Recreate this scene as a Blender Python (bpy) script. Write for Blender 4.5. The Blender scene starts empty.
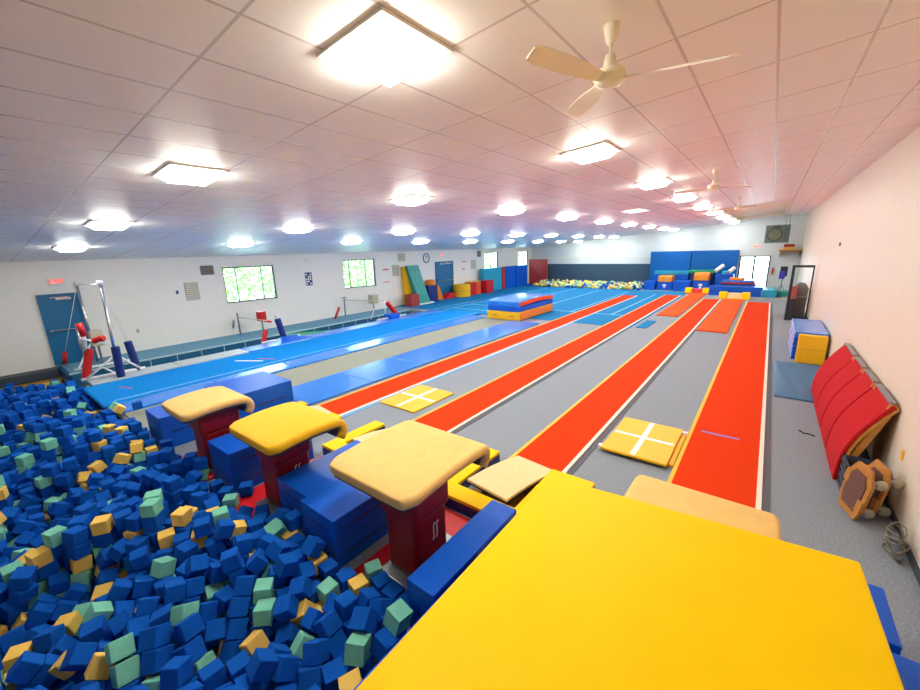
import bpy, bmesh, math, random
from mathutils import Vector, Matrix, Quaternion, Euler
PI = math.pi
sc = bpy.context.scene
C = sc.collection
random.seed(11)

# ------------------------------------------------------------------ camera
YAW, PITCH, ROLL, FPX = .6634, .2372, -.0286, 393.27
def cam_axes():
    cy, sy = math.cos(YAW), math.sin(YAW)
    F = Vector((-sy, cy, 0)); R = Vector((cy, sy, 0)); U = Vector((0, 0, 1))
    cp, sp = math.cos(PITCH), math.sin(PITCH)
    F2 = F*cp - U*sp; U2 = U*cp + F*sp
    cr, sr = math.cos(ROLL), math.sin(ROLL)
    return R*cr + U2*sr, -R*sr + U2*cr, F2
cr_, cu_, cf_ = cam_axes()
cd = bpy.data.cameras.new('camera'); cam = bpy.data.objects.new('camera', cd); C.objects.link(cam)
cam.matrix_world = Matrix(((cr_.x, cu_.x, -cf_.x, 0), (cr_.y, cu_.y, -cf_.y, 0), (cr_.z, cu_.z, -cf_.z, 3.4), (0, 0, 0, 1)))
cd.sensor_width = 36; cd.lens = FPX/920*36; cd.clip_start = .05; cd.clip_end = 300
sc.camera = cam
# ------------------------------------------------------------------ world, exposure
W = bpy.data.worlds.new('sky'); sc.world = W; W.use_nodes = True
bg = W.node_tree.nodes['Background']; bg.inputs[0].default_value = (.62, .84, 1, 1); bg.inputs[1].default_value = 8
sc.view_settings.view_transform = 'Standard'; sc.view_settings.look = 'None'
sc.view_settings.gamma = 1; sc.view_settings.use_curve_mapping = False
sc.view_settings.exposure = 1.12
LAMP = 30.0          # emission of the ceiling panels
sc.cycles.max_bounces = 10; sc.cycles.diffuse_bounces = 7; sc.cycles.glossy_bounces = 4
sc.cycles.transmission_bounces = 6; sc.cycles.transparent_max_bounces = 8
sc.cycles.sample_clamp_indirect = 6; sc.cycles.use_denoising = True
sc.cycles.caustics_reflective = False; sc.cycles.caustics_refractive = False

# ------------------------------------------------------------------ materials
def lin(h):
    h = h.lstrip('#'); o = []
    for i in (0, 2, 4):
        c = int(h[i:i+2], 16)/255
        o.append(c/12.92 if c <= .04045 else ((c+.055)/1.055)**2.4)
    return (*o, 1)
MATS = {}
def mat(name, col, rough=.6, spec=.5, metal=0, noise=0, nscale=20, bump=0, bscale=60, coat=0, emit=0):
    if name in MATS: return MATS[name]
    m = bpy.data.materials.new(name); m.use_nodes = True; MATS[name] = m
    nt = m.node_tree; N = nt.nodes; L = nt.links; b = N['Principled BSDF']
    c = lin(col); b.inputs['Base Color'].default_value = c
    b.inputs['Roughness'].default_value = rough; b.inputs['Specular IOR Level'].default_value = spec
    b.inputs['Metallic'].default_value = metal
    if coat: b.inputs['Coat Weight'].default_value = coat; b.inputs['Coat Roughness'].default_value = .15
    if emit: b.inputs['Emission Color'].default_value = c; b.inputs['Emission Strength'].default_value = emit
    tc = N.new('ShaderNodeTexCoord')
    if noise:
        n = N.new('ShaderNodeTexNoise'); n.inputs['Scale'].default_value = nscale; n.inputs['Detail'].default_value = 4
        L.new(tc.outputs['Object'], n.inputs['Vector'])
        r = N.new('ShaderNodeMapRange'); r.inputs[1].default_value = .3; r.inputs[2].default_value = .7
        r.inputs[3].default_value = 1-noise; r.inputs[4].default_value = 1+noise
        L.new(n.outputs['Fac'], r.inputs[0])
        x = N.new('ShaderNodeMix'); x.data_type = 'RGBA'; x.blend_type = 'MULTIPLY'; x.inputs[0].default_value = 1
        x.inputs[6].default_value = c; L.new(r.outputs[0], x.inputs[7]); L.new(x.outputs[2], b.inputs['Base Color'])
    if bump:
        n = N.new('ShaderNodeTexNoise'); n.inputs['Scale'].default_value = bscale; n.inputs['Detail'].default_value = 3
        L.new(tc.outputs['Object'], n.inputs['Vector'])
        k = N.new('ShaderNodeBump'); k.inputs['Strength'].default_value = bump; k.inputs['Distance'].default_value = .02
        L.new(n.outputs['Fac'], k.inputs['Height']); L.new(k.outputs[0], b.inputs['Normal'])
    return m
M = dict(
 wall=mat('painted_wall', '#f6f4ec', .55, .3, noise=.015, nscale=3, bump=.05, bscale=30),
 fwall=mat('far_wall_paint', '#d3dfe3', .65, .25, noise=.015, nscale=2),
 carpet=mat('grey_carpet', '#8c96a2', .95, .1, noise=.22, nscale=45, bump=.3, bscale=150),
 white=mat('white_paint', '#f2f0ea', .5),
 orange=mat('red_runway_carpet', '#d93a0a', .92, .1, noise=.06, nscale=60, bump=.2, bscale=200),
 orange2=mat('orange_mat_vinyl', '#e8541a', .8, .1, noise=.04, nscale=30),
 ytape=mat('yellow_tape', '#f7bb1a', .6), wtape=mat('white_tape', '#f3e6d8', .6), dgrey=mat('dark_rubber_and_shade', '#5a5c66', .8),
 btape=mat('blue_tape', '#6fa8dc', .6),
 yellow=mat('yellow_vinyl', '#fdd000', .5, .1, noise=.02, nscale=3, bump=.12, bscale=3),
 yellow2=mat('ochre_yellow_vinyl', '#f2b90c', .5, .4, noise=.03, nscale=6, bump=.1, bscale=8),
 navy=mat('navy_vinyl', '#122a72', .4, .5),
 blue=mat('royal_blue_vinyl', '#0058cc', .4, .3, noise=.04, nscale=3, bump=.1, bscale=5),
 pad=mat('shiny_blue_pad', '#2a7ee0', .22, .6, noise=.06, nscale=4, bump=.25, bscale=4),
 strip=mat('azure_tumbling_carpet', '#0a7ccb', .9, .1, noise=.05, nscale=40),
 floorblue=mat('blue_floor_carpet', '#0078b4', .85, .2, noise=.06, nscale=30),
 bed=mat('grey_woven_bed', '#8f9184', .7, .3, noise=.1, nscale=60),
 cyan=mat('cyan_vinyl', '#18a0c4', .4), teal=mat('teal_vinyl', '#14948c', .4, noise=.03), green=mat('green_vinyl', '#12a06a', .4),
 red=mat('red_vinyl', '#c8141c', .4, .5), dred=mat('dark_red_vinyl', '#8e0a14', .4, .4, noise=.04, nscale=5),
 rcarpet=mat('red_carpet_deck', '#bd1e26', .9, .15, noise=.08, nscale=50, bump=.2, bscale=160),
 brick=mat('maroon_vinyl', '#a83434', .5),
 orangev=mat('orange_vinyl', '#f08418', .45), redmat=mat('floor_red_vinyl', '#d40e18', .45),
 tan=mat('tan_suede', '#efc67a', .75, .25, noise=.05, nscale=9, bump=.15, bscale=60),
 tan2=mat('beige_carpeted_deck', '#e9cf9c', .9, .15, noise=.06, nscale=30),
 yellowtop=mat('golden_suede', '#f5bc14', .6, .3, noise=.04, nscale=8),
 under=mat('charcoal_underside', '#3d4150', .6), wood=mat('plywood', '#b9803c', .6, .3, noise=.15, nscale=12),
 metal=mat('chrome_steel', '#c8ccd0', .25, .5, 1), wmetal=mat('white_steel', '#e8ecf0', .35), gmetal=mat('grey_steel', '#848b90', .35, .5, .7),
 slate=mat('slate_blue_padding', '#34506a', .6, .3, noise=.03, nscale=3), dslate=mat('dark_pit_pad', '#39424c', .6),
 trench=mat('trench_blue_padding', '#1d5d86', .6, .3, noise=.05), ledge=mat('blue_grey_ledge_carpet', '#6f9fb8', .8, .2, noise=.06, nscale=20),
 door=mat('teal_blue_door_paint', '#0a6c9c', .45), black=mat('black_metal', '#22262a', .4), frame=mat('bronze_window_frame', '#4c5340', .4, .4, .3),
 wblue=mat('deep_azure_vinyl', '#005cac', .5, .25), pink=mat('faded_red_vinyl', '#cf6a62', .6), khaki=mat('khaki_grille', '#b9b49c', .6, noise=.1), brownvent=mat('brown_grey_grille', '#8c867a', .6),
 matblue=mat('slate_floor_mat', '#3a6e98', .5, .4, bump=.5, bscale=5, noise=.05), foamb=mat('blue_foam', '#0a58bc', .9, .12, noise=.08, nscale=8, bump=.25, bscale=60),
 foamg=mat('seafoam_foam', '#7cccb4', .9, .12, noise=.07, nscale=8, bump=.25, bscale=60), foamy=mat('yellow_foam', '#f6cc68', .9, .12, noise=.06, nscale=8, bump=.25, bscale=60),
 fan=mat('cream_fan_enamel', '#f4ead4', .4), acg=mat('grey_green_housing', '#5e7272', .5, noise=.08), acd=mat('dark_louvre', '#37474a', .5),
 purple=mat('violet_speaker_grille', '#3a34c0', .5), signred=mat('sign_red', '#e0453e', .6), paper=mat('paper_white', '#f1efe8', .8), bluep=mat('poster_blue', '#2c4a86', .7),
 grass=mat('exterior_lawn', '#8aa860', .9), leaf=mat('pale_foliage', '#7fa860', .8, noise=.3, nscale=4), wallyel=mat('pit_yellow_padding', '#d49a1e', .6, noise=.1, nscale=5),
 cable=mat('grey_wire', '#6a655a', .5, noise=.3), crate=mat('crate_plastic', '#3c4658', .6), bars=mat('pale_wooden_rail', '#e4d4b8', .6),
 ply=mat('golden_plywood_edge', '#c98f3e', .55, noise=.12, nscale=15), dark=mat('near_black', '#17181c', .7), label=mat('white_label', '#f4f4f4', .6), purpletape=mat('violet_chalk_tape', '#9a6bb0', .7),
)
def glass_mat():
    m = bpy.data.materials.new('window_glass'); m.use_nodes = True; b = m.node_tree.nodes['Principled BSDF']
    b.inputs['Base Color'].default_value = (.95, .98, 1, 1); b.inputs['Roughness'].default_value = 0.02
    b.inputs['Transmission Weight'].default_value = 1; b.inputs['IOR'].default_value = 1.05
    return m
M['glass'] = glass_mat()
def lamp_mat():
    m = bpy.data.materials.new('lit_diffuser'); m.use_nodes = True; b = m.node_tree.nodes['Principled BSDF']
    b.inputs['Base Color'].default_value = (1, 1, 1, 1)
    b.inputs['Emission Color'].default_value = (1, .985, .86, 1); b.inputs['Emission Strength'].default_value = LAMP
    return m
M['lamp'] = lamp_mat()
def ceiling_mat():
    m = bpy.data.materials.new('suspended_ceiling_tiles'); m.use_nodes = True
    nt = m.node_tree; N = nt.nodes; L = nt.links; b = N['Principled BSDF']
    tc = N.new('ShaderNodeTexCoord'); sp = N.new('ShaderNodeSeparateXYZ'); L.new(tc.outputs['Object'], sp.inputs[0])
    def math_(op, a, b_=None, c_=None):
        n = N.new('ShaderNodeMath'); n.operation = op
        for i, v in enumerate((a, b_, c_)):
            if v is None: continue
            if isinstance(v, (int, float)): n.inputs[i].default_value = v
            else: L.new(v, n.inputs[i])
        return n.outputs[0]
    def lines(s, off, per, w):
        f = math_('FRACT', math_('DIVIDE', math_('ADD', s, off), per))
        d = math_('ABSOLUTE', math_('SUBTRACT', f, .5))
        return math_('GREATER_THAN', d, .5 - w/per/2)
    lx = lines(sp.outputs[0], -.44+60, .6, .022); ly = lines(sp.outputs[1], -1.33+118, 1.18, .022)
    g = math_('MAXIMUM', lx, ly)
    n = N.new('ShaderNodeTexNoise'); n.inputs['Scale'].default_value = 60; L.new(tc.outputs['Object'], n.inputs['Vector'])
    cr = N.new('ShaderNodeMix'); cr.data_type = 'RGBA'; L.new(n.outputs['Fac'], cr.inputs[0])
    cr.inputs[6].default_value = lin('#eeebe8'); cr.inputs[7].default_value = lin('#f6f4f1')
    mx = N.new('ShaderNodeMix'); mx.data_type = 'RGBA'; L.new(g, mx.inputs[0]); L.new(cr.outputs[2], mx.inputs[6]); mx.inputs[7].default_value = lin('#d2cac3')
    L.new(mx.outputs[2], b.inputs['Base Color'])
    r = math_('SUBTRACT', .42, math_('MULTIPLY', g, .15)); L.new(r, b.inputs['Roughness'])
    b.inputs['Specular IOR Level'].default_value = .35
    k = N.new('ShaderNodeBump'); k.inputs['Strength'].default_value = .15; k.inputs['Distance'].default_value = .01; k.invert = True
    L.new(g, k.inputs['Height']); L.new(k.outputs[0], b.inputs['Normal'])
    return m
M['ceil'] = ceiling_mat()

# ------------------------------------------------------------------ mesh helpers
class MB:
    def __init__(s): s.v = []; s.f = []; s.m = []
    def add(s, vs, fs, mi=0):
        b = len(s.v); s.v += [Vector(v) for v in vs]; s.f += [[b+i for i in f] for f in fs]; s.m += [mi]*len(fs); return s
    def box(s, x0, x1, y0, y1, z0, z1, mi=0):
        v = [(x, y, z) for x in (x0, x1) for y in (y0, y1) for z in (z0, z1)]
        return s.add(v, [(0,1,3,2), (4,6,7,5), (0,4,5,1), (2,3,7,6), (0,2,6,4), (1,5,7,3)], mi)
    def hexa(s, bot, top, mi=0):      # bot/top: 4 corners each, counter-clockwise from above
        return s.add(list(bot)+list(top), [(3,2,1,0), (4,5,6,7), (0,1,5,4), (1,2,6,5), (2,3,7,6), (3,0,4,7)], mi)
    def obox(s, c, a, b, c3, mi=0):   # centre plus three half-axis vectors
        c = Vector(c); a = Vector(a); b = Vector(b); c3 = Vector(c3)
        v = [c+i*a+j*b+k*c3 for i in (-1, 1) for j in (-1, 1) for k in (-1, 1)]
        return s.add(v, [(0,1,3,2), (4,6,7,5), (0,4,5,1), (2,3,7,6), (0,2,6,4), (1,5,7,3)], mi)
    def tube(s, p, q, r, r2=None, n=12, mi=0, cap=True):
        p = Vector(p); q = Vector(q); d = (q-p).normalized(); r2 = r if r2 is None else r2
        u = d.orthogonal().normalized(); w = d.cross(u)
        vs = [p+(u*math.cos(2*PI*i/n)+w*math.sin(2*PI*i/n))*r for i in range(n)] + [q+(u*math.cos(2*PI*i/n)+w*math.sin(2*PI*i/n))*r2 for i in range(n)]
        fs = [(i, (i+1) % n, n+(i+1) % n, n+i) for i in range(n)]
        if cap: fs += [tuple(range(n-1, -1, -1)), tuple(range(n, 2*n))]
        return s.add(vs, fs, mi)
    def path(s, pts, r, n=8):
        for a, b in zip(pts[:-1], pts[1:]): s.tube(a, b, r, n=n)
        return s
    def lathe(s, prof, c=(0, 0, 0), n=24, mi=0, axis='z'):
        c = Vector(c); k = len(prof); vs = []
        for i in range(n):
            a = 2*PI*i/n
            for r, z in prof:
                if axis == 'z': vs.append(c+Vector((r*math.cos(a), r*math.sin(a), z)))
                elif axis == 'x': vs.append(c+Vector((z, r*math.cos(a), r*math.sin(a))))
                else: vs.append(c+Vector((r*math.cos(a), z, r*math.sin(a))))
        fs = [(i*k+j, ((i+1) % n)*k+j, ((i+1) % n)*k+j+1, i*k+j+1) for i in range(n) for j in range(k-1)]
        return s.add(vs, fs, mi)
    def prism(s, poly, axis, a, b, mi=0):   # polygon in the other two axes extruded along axis
        def P(u, w, t): return {'x': (t, u, w), 'y': (u, t, w), 'z': (u, w, t)}[axis]
        n = len(poly); vs = [P(u, w, a) for u, w in poly]+[P(u, w, b) for u, w in poly]
        return s.add(vs, [tuple(range(n-1, -1, -1)), tuple(range(n, 2*n))]+[(i, (i+1) % n, n+(i+1) % n, n+i) for i in range(n)], mi)
def link(name, mb, mt, parent=None, bevel=0, seg=2, smooth=False, label=None):
    me = bpy.data.meshes.new(name); me.from_pydata([tuple(v) for v in mb.v], [], mb.f)
    for m_ in (mt if isinstance(mt, (list, tuple)) else [mt]): me.materials.append(m_)
    for p, i in zip(me.polygons, mb.m): p.material_index = i
    bm = bmesh.new(); bm.from_mesh(me); bmesh.ops.recalc_face_normals(bm, faces=bm.faces); bm.to_mesh(me); bm.free()
    o = bpy.data.objects.new(name, me); C.objects.link(o)
    if parent is not None:
        o.parent = parent; o.location = -Vector(parent.get('_o', (0, 0, 0))) if False else (0, 0, 0)
    if bevel:
        b = o.modifiers.new('bevel', 'BEVEL'); b.width = bevel; b.segments = seg; b.limit_method = 'ANGLE'; b.angle_limit = math.radians(40)
    if smooth or bevel:
        for p in me.polygons: p.use_smooth = True
        if bevel: o.modifiers.new('wn', 'WEIGHTED_NORMAL')
        elif smooth == 'auto': pass
    if label: o['label'] = label
    return o
def tag(o, label, cat, group=None, kind=None):
    o['label'] = label; o['category'] = cat
    if group: o['group'] = group
    if kind: o['kind'] = kind
    return o
def thing(name, label, cat, loc, rz=0, group=None):
    o = bpy.data.objects.new(name, None); C.objects.link(o); o.location = loc; o.rotation_euler = (0, 0, rz); o.empty_display_size = .1
    return tag(o, label, cat, group)
def solo(name, mb, mt, label, cat, loc=(0, 0, 0), rz=0, bevel=0, seg=2, group=None, smooth=False, kind=None):
    o = link(name, mb, mt, None, bevel, seg, smooth); o.location = loc; o.rotation_euler = (0, 0, rz)
    return tag(o, label, cat, group, kind)
def struct(name, mb, mt, parent=None, bevel=0):
    o = link(name, mb, mt, parent, bevel)
    if parent is None: o['kind'] = 'structure'
    return o
def copy_tree(o, parent=None):
    c = o.copy(); C.objects.link(c); c.parent = parent
    for ch in list(o.children): copy_tree(ch, c)
    return c
def text_mesh(txt, size, ext=.004):
    cu = bpy.data.curves.new('t', 'FONT'); cu.body = txt; cu.size = size; cu.extrude = ext; cu.align_x = 'CENTER'; cu.align_y = 'CENTER'
    o = bpy.data.objects.new('t', cu); C.objects.link(o)
    dg = bpy.context.evaluated_depsgraph_get(); me = bpy.data.meshes.new_from_object(o.evaluated_get(dg))
    bpy.data.objects.remove(o); bpy.data.curves.remove(cu)
    return me
def text_part(name, txt, size, mt, parent, loc, rot, label=None):
    me = text_mesh(txt, size); me.materials.clear(); me.materials.append(mt)
    o = bpy.data.objects.new(name, me); C.objects.link(o); o.parent = parent; o.location = loc; o.rotation_euler = rot
    if label: o['label'] = label
    return o

# ------------------------------------------------------------------ room shell
XL, XR, ZL, ZR, YF, YB = -18.6, 1.6, 3.42, 5.08, 35.6, -6.0
SL = (ZR-ZL)/(XR-XL)
def zc(x): return ZL + (x-XL)*SL
# floor: carpet slab with the pit and the bar trench left out
f = MB()
f.box(-15.0, XR+.2, 1.8, YF-3.3, -1.1, 0)
f.box(-7.7, XR+.2, YF-3.3, YF+.2, -1.1, 0)
f.box(-1.85, XR+.2, YB, 1.8, -1.1, 0)
f.box(XL-.2, -15.0, 16.6, YF-3.3, -1.1, 0)
f.box(XL-.2, XR+.2, YB, YF+.2, -1.4, -1.1)
f.box(XL-.2, -1.85, YB, -1.4, -1.1, 0)
struct('floor', f, M['carpet'])
g = MB(); g.box(XL-.2, -16.8, 1.8, 16.6, -1.1, 0)
struct('floor_ledge', g, M['ledge'])
g = MB(); g.box(-16.79, -16.72, 1.8, 16.6, -1.1, -.05); g.box(XL, -16.8, 1.72, 1.79, -1.1, -.04)
struct('trim_1', g, M['trench'])
g = MB(); g.box(-16.80, -16.70, 1.75, 16.6, -.03, .008)
for k in range(18): g.box(-16.72, -16.70, 2.2+k*.8, 2.222+k*.8, -1.1, -.03)
for k in range(2): g.box(XL, -16.8, 1.705, 1.725, -.35-.35*k, -.33-.35*k)
struct('trim_2', g, mat('pale_aqua_trim', '#a9cdd6', .5))
# left wall with four window openings and two doors painted shut over it
WIN = [(7.35, 9.62, 1.39, 2.95), (13.52, 15.8, 1.46, 3.03), (27.35, 29.5, 1.5, 3.13), (32.93, 34.87, 1.5, 3.11)]
w = MB(); y = YB
for a, b, z0, z1 in WIN:
    w.box(XL-.25, XL, y, a, -1.4, ZL); w.box(XL-.25, XL, a, b, -1.4, z0); w.box(XL-.25, XL, a, b, z1, ZL); y = b
w.box(XL-.25, XL, y, YF+.25, -1.4, ZL)
struct('wall_left', w, M['wall'])
w = MB(); w.box(XR, XR+.25, YB-.25, YF+.25, -1.4, ZR+.1); struct('wall_right', w, mat('cream_wall_paint', '#e8dfd0', .5, .35, noise=.015, nscale=3, bump=.05, bscale=30))
w = MB()
def fwseg(x0, x1, z0, z1=None):
    if z1 is None: w.prism([(x0, z0), (x1, z0), (x1, zc(x1)), (x0, zc(x0))], 'y', YF, YF+.25)
    else: w.box(x0, x1, YF, YF+.25, z0, z1)
fwseg(XL, -1.76, -1.4); fwseg(0, XR, -1.4); fwseg(-1.76, 0, 2.4); fwseg(-1.76, 0, -1.4, 0)
struct('wall_far', w, M['fwall'])
w = MB(); w.prism([(XL, -1.4), (XR, -1.4), (XR, ZR), (XL, ZL)], 'y', YB-.25, YB); struct('wall_back', w, M['wall'])
# sloping ceiling with a rectangular recess near the far right
RX0, RX1, RY0, RY1 = -2.0, .42, 20.8, 32.6
c = MB()
def cseg(x0, x1, y0, y1):
    c.hexa([(x0, y0, zc(x0)), (x1, y0, zc(x1)), (x1, y1, zc(x1)), (x0, y1, zc(x0))], [(x0, y0, zc(x0)+.12), (x1, y0, zc(x1)+.12), (x1, y1, zc(x1)+.12), (x0, y1, zc(x0)+.12)])
cseg(XL-.25, RX0, YB-.25, YF+.25); cseg(RX1, XR+.25, YB-.25, YF+.25); cseg(RX0, RX1, YB-.25, RY0); cseg(RX0, RX1, RY1, YF+.25)
struct('ceiling', c, M['ceil'])
g = MB(); dz = .16
def rz_(x): return zc(x)
def rwall(x0, x1, y0, y1): g.hexa([(x0, y0, rz_(x0)-.015), (x1, y0, rz_(x1)-.015), (x1, y1, rz_(x1)-.015), (x0, y1, rz_(x0)-.015)], [(x0, y0, rz_(x0)+dz), (x1, y0, rz_(x1)+dz), (x1, y1, rz_(x1)+dz), (x0, y1, rz_(x0)+dz)])
rwall(RX0, RX0+.04, RY0, RY1); rwall(RX1-.04, RX1, RY0, RY1); rwall(RX0+.04, RX1-.04, RY1-.04, RY1); rwall(RX0+.04, RX1-.04, RY0, RY0+.04)
g.hexa([(x, y, rz_(x)+dz) for x, y in ((RX0-.05, RY0-.05), (RX1+.05, RY0-.05), (RX1+.05, RY1+.05), (RX0-.05, RY1+.05))], [(x, y, rz_(x)+dz+.05) for x, y in ((RX0-.05, RY0-.05), (RX1+.05, RY0-.05), (RX1+.05, RY1+.05), (RX0-.05, RY1+.05))])
struct('ceiling_recess', g, mat('cream_recess_paint', '#e6ead6', .7))
# dark wainscot padding on the far wall above the second pit, ledge moulding over it
g = MB(); g.box(-16.8, -7.75, YF-.12, YF-.01, -1.0, 1.86); struct('trim_3', g, M['slate'], bevel=.01)
g = MB(); g.box(XL, -7.75, YF-.05, YF-.002, 2.38, 2.43); struct('trim_4', g, M['white'])
# pads round the end of the near pit
g = MB(); g.box(XL, XL+.5, YB, 1.7, -.32, -.04); struct('trim_5', g, M['dslate'], bevel=.02)
g = MB(); g.box(XL, XL+.48, YB, 1.7, -1.1, -.33); struct('trim_6', g, M['wallyel'])
g = MB(); g.box(-15.0, -1.9, 1.765, 1.80, -1.1, -.02); struct('trim_7', g, M['dgrey'])
g = MB(); g.box(XR-.02, XR, YB, YF, 0, .09); struct('baseboard_right', g, M['dslate'])

def window(n, a, b, z0, z1, mulls):
    fr = MB(); t = .05; x0, x1 = XL-.16, XL-.05
    fr.box(x0, x1, a, b, z0, z0+t); fr.box(x0, x1, a, b, z1-t, z1); fr.box(x0, x1, a, a+t, z0+t, z1-t); fr.box(x0, x1, b-t, b, z0+t, z1-t)
    for m_ in mulls: fr.box(x0+.02, x1-.02, m_-.02, m_+.02, z0+t, z1-t)
    o = struct('window_%d' % n, fr, M['frame'])
    gl = MB(); gl.box(XL-.11, XL-.10, a+t, b-t, z0+t, z1-t); struct('window_pane', gl, M['glass'], o)
    sl = MB(); sl.box(XL-.05, XL+.03, a-.04, b+.04, z0-.05, z0-.005); struct('window_sill', sl, M['white'], o)
window(1, *WIN[0], (7.9, 9.04)); window(2, *WIN[1], (13.98, 15.12)); window(3, *WIN[2], (28.4,)); window(4, *WIN[3], (33.9,))

def push_door(n, y0, y1, zt):
    d = MB(); d.box(XL, XL+.05, y0, y1, 0.0, zt-.03); o = struct('door_%d' % n, d, M['door'], bevel=.005)
    fr = MB(); fr.box(XL, XL+.08, y0-.06, y0, 0, zt+.03); fr.box(XL, XL+.08, y1, y1+.06, 0, zt+.03); fr.box(XL, XL+.08, y0, y1, zt-.03, zt+.03)
    struct('door_frame', fr, M['door'], o)
    b = MB(); zb = zt*.5; b.tube((XL+.12, y0+.06, zb), (XL+.12, y1-.1, zb), .03); b.box(XL+.05, XL+.14, y0+.04, y0+.12, zb-.05, zb+.05); b.box(XL+.05, XL+.14, y1-.16, y1-.08, zb-.05, zb+.05)
    struct('push_bar', b, M['metal'], o)
    b = MB(); b.box(XL+.05, XL+.11, y0+.35, y1-.15, zt-.17, zt-.1); b.obox((XL+.13, (y0+y1)/2, zt-.08), (.0, .22, 0), (.012, 0, 0), (0, 0, .012)); struct('door_closer', b, M['metal'], o)
push_door(1, 1.74, 2.62, 2.33); push_door(2, 21.25, 23.1, 2.6)
# double glass doors in the far wall, daylight behind
d = MB()
for x0, x1 in ((-1.76, -1.68), (-.95, -.83), (-.08, 0)): d.box(x0, x1, YF-.03, YF+.1, 0, 2.4)
d.box(-1.68, -.95, YF-.03, YF+.1, 2.32, 2.4); d.box(-.83, -.08, YF-.03, YF+.1, 2.32, 2.4); d.box(-1.68, -.95, YF-.02, YF+.08, 0, .18); d.box(-.83, -.08, YF-.02, YF+.08, 0, .18)
o = struct('door_3', d, M['black'])
gl = MB(); gl.box(-1.68, -.95, YF+.02, YF+.03, .18, 2.32); gl.box(-.83, -.08, YF+.02, YF+.03, .18, 2.32); struct('glass_pane', gl, M['glass'], o)
# outside ground and foliage seen through the windows
g = MB(); g.box(-60, XL-.3, -20, 60, -1.5, -.6); g.box(-60, 60, YF+.3, 70, -1.5, -.05); struct('ground', g, mat('pale_paving', '#c9c8be', .9, noise=.1))

# ------------------------------------------------------------------ ceiling light panels
ANG = math.atan(SL)
def ceiling_light(x, y, label, first=None, group='square ceiling light panels'):
    if first is None:
        t = thing('ceiling_light', label, 'ceiling light', (x, y, zc(x)), 0, group); t.rotation_euler = (0, -ANG, 0)
        fr = MB(); a = .30; b = .335
        for x0, x1, y0, y1 in ((-b, b, -b, -a), (-b, b, a, b), (-b, -a, -a, a), (a, b, -a, a)): fr.box(x0, x1, y0, y1, -.022, -.001)
        link('frame', fr, M['white'], t)
        ln = MB(); ln.hexa([(-.21, -.21, -.10), (.21, -.21, -.10), (.21, .21, -.10), (-.21, .21, -.10)], [(-.298, -.298, -.004), (.298, -.298, -.004), (.298, .298, -.004), (-.298, .298, -.004)])
        link('diffuser', ln, M['lamp'], t)
        return t
    t = copy_tree(first); t.location = (x, y, zc(x)); t['label'] = label; return t
LX = [(-2.3, 'right-hand'), (-6.0, 'second from right'), (-10.35, 'second from left'), (-13.3, 'left-hand')]
LY = [2.2, 6.2, 10.2, 14.2, 18.2, 22.2, 26.4, 30.4, 34.0]
ordn = ['nearest', 'second nearest', 'third nearest', 'fourth nearest', 'fifth nearest', 'sixth nearest', 'seventh nearest', 'second furthest', 'furthest']
first = None
for xi, (lx, xn) in enumerate(LX):
    for yi, ly in enumerate(LY):
        lb = 'glowing square ceiling light, %s in the %s row' % (ordn[yi], xn)
        x = lx - (1.2 if (xi == 3 and yi == 0) else .6 if (xi == 3 and yi == 1) else 0)
        t = ceiling_light(x, ly, lb, first)
        first = first or t
# one flush rectangular panel lying between the rows
g = MB(); g.box(-.3, .3, -.6, .6, -.02, -.001); t = thing('flush_light_panel', 'flat pale rectangular ceiling panel light without glare, between the two right-hand rows', 'ceiling light', (-4.1, 15.8, zc(-4.1))); t.rotation_euler = (0, -ANG, 0)
m_ = mat('dim_diffuser', '#fff6ea', .5, emit=1.3); link('diffuser', g, m_, t)
g = MB(); g.box(-.33, .33, -.63, -.6, -.025, 0); g.box(-.33, .33, .6, .63, -.025, 0); g.box(-.33, -.3, -.6, .6, -.025, 0); g.box(.3, .33, -.6, .6, -.025, 0); link('frame', g, M['white'], t)

# ------------------------------------------------------------------ ceiling fans
def ceiling_fan(x, y, hub, rz, label, R=.8):
    zt = zc(x); t = thing('ceiling_fan', label, 'ceiling fan', (x, y, zt), rz, 'three-bladed ceiling fans'); h = hub-zt
    b = MB(); b.lathe([(0.001, .02), (.05, .02), (.056, -.01), (.036, -.10), (.025, -.115), (0.001, -.115)]); link('canopy', b, M['fan'], t, smooth=True)
    b = MB(); b.tube((0, 0, -.1), (0, 0, h+.05), .012); link('rod', b, M['fan'], t, smooth=True)
    b = MB(); b.lathe([(0.001, h+.13), (.035, h+.13), (.045, h+.05), (.05, h+.04), (.1, h+.035), (.112, h+.01), (.112, h-.01), (.1, h-.02), (.1, h-.03), (.085, h-.05), (.05, h-.062), (0.001, h-.062)], n=32); link('motor', b, M['fan'], t, smooth=True)
    for k in range(3):
        a = k*2*PI/3; vs = []; n = 14
        for i in range(n+1):
            s = i/n; r = .10+s*(R-.10); wd = .03+.042*min(1, s*2.2)*(1 if s < .85 else math.sqrt(max(0.02, 1-((s-.85)/.15)**2)))
            for e in (-1, 1): vs.append((r*math.cos(a)-e*wd*math.sin(a), r*math.sin(a)+e*wd*math.cos(a), h-.015+e*.018))
        b = MB(); N_ = len(vs); vs2 = vs+[(v[0], v[1], v[2]-.006) for v in vs]
        fs = [(2*i, 2*i+1, 2*i+3, 2*i+2) for i in range(n)]+[(N_+2*i, N_+2*i+2, N_+2*i+3, N_+2*i+1) for i in range(n)]
        for i in range(n): fs += [(2*i, 2*i+2, N_+2*i+2, N_+2*i), (2*i+1, N_+2*i+1, N_+2*i+3, 2*i+3)]
        fs += [(0, N_, N_+1, 1), (2*n, 2*n+1, N_+2*n+1, N_+2*n)]
        b.add(vs2, fs); link('blade', b, M['fan'], t, smooth=False)
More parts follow.
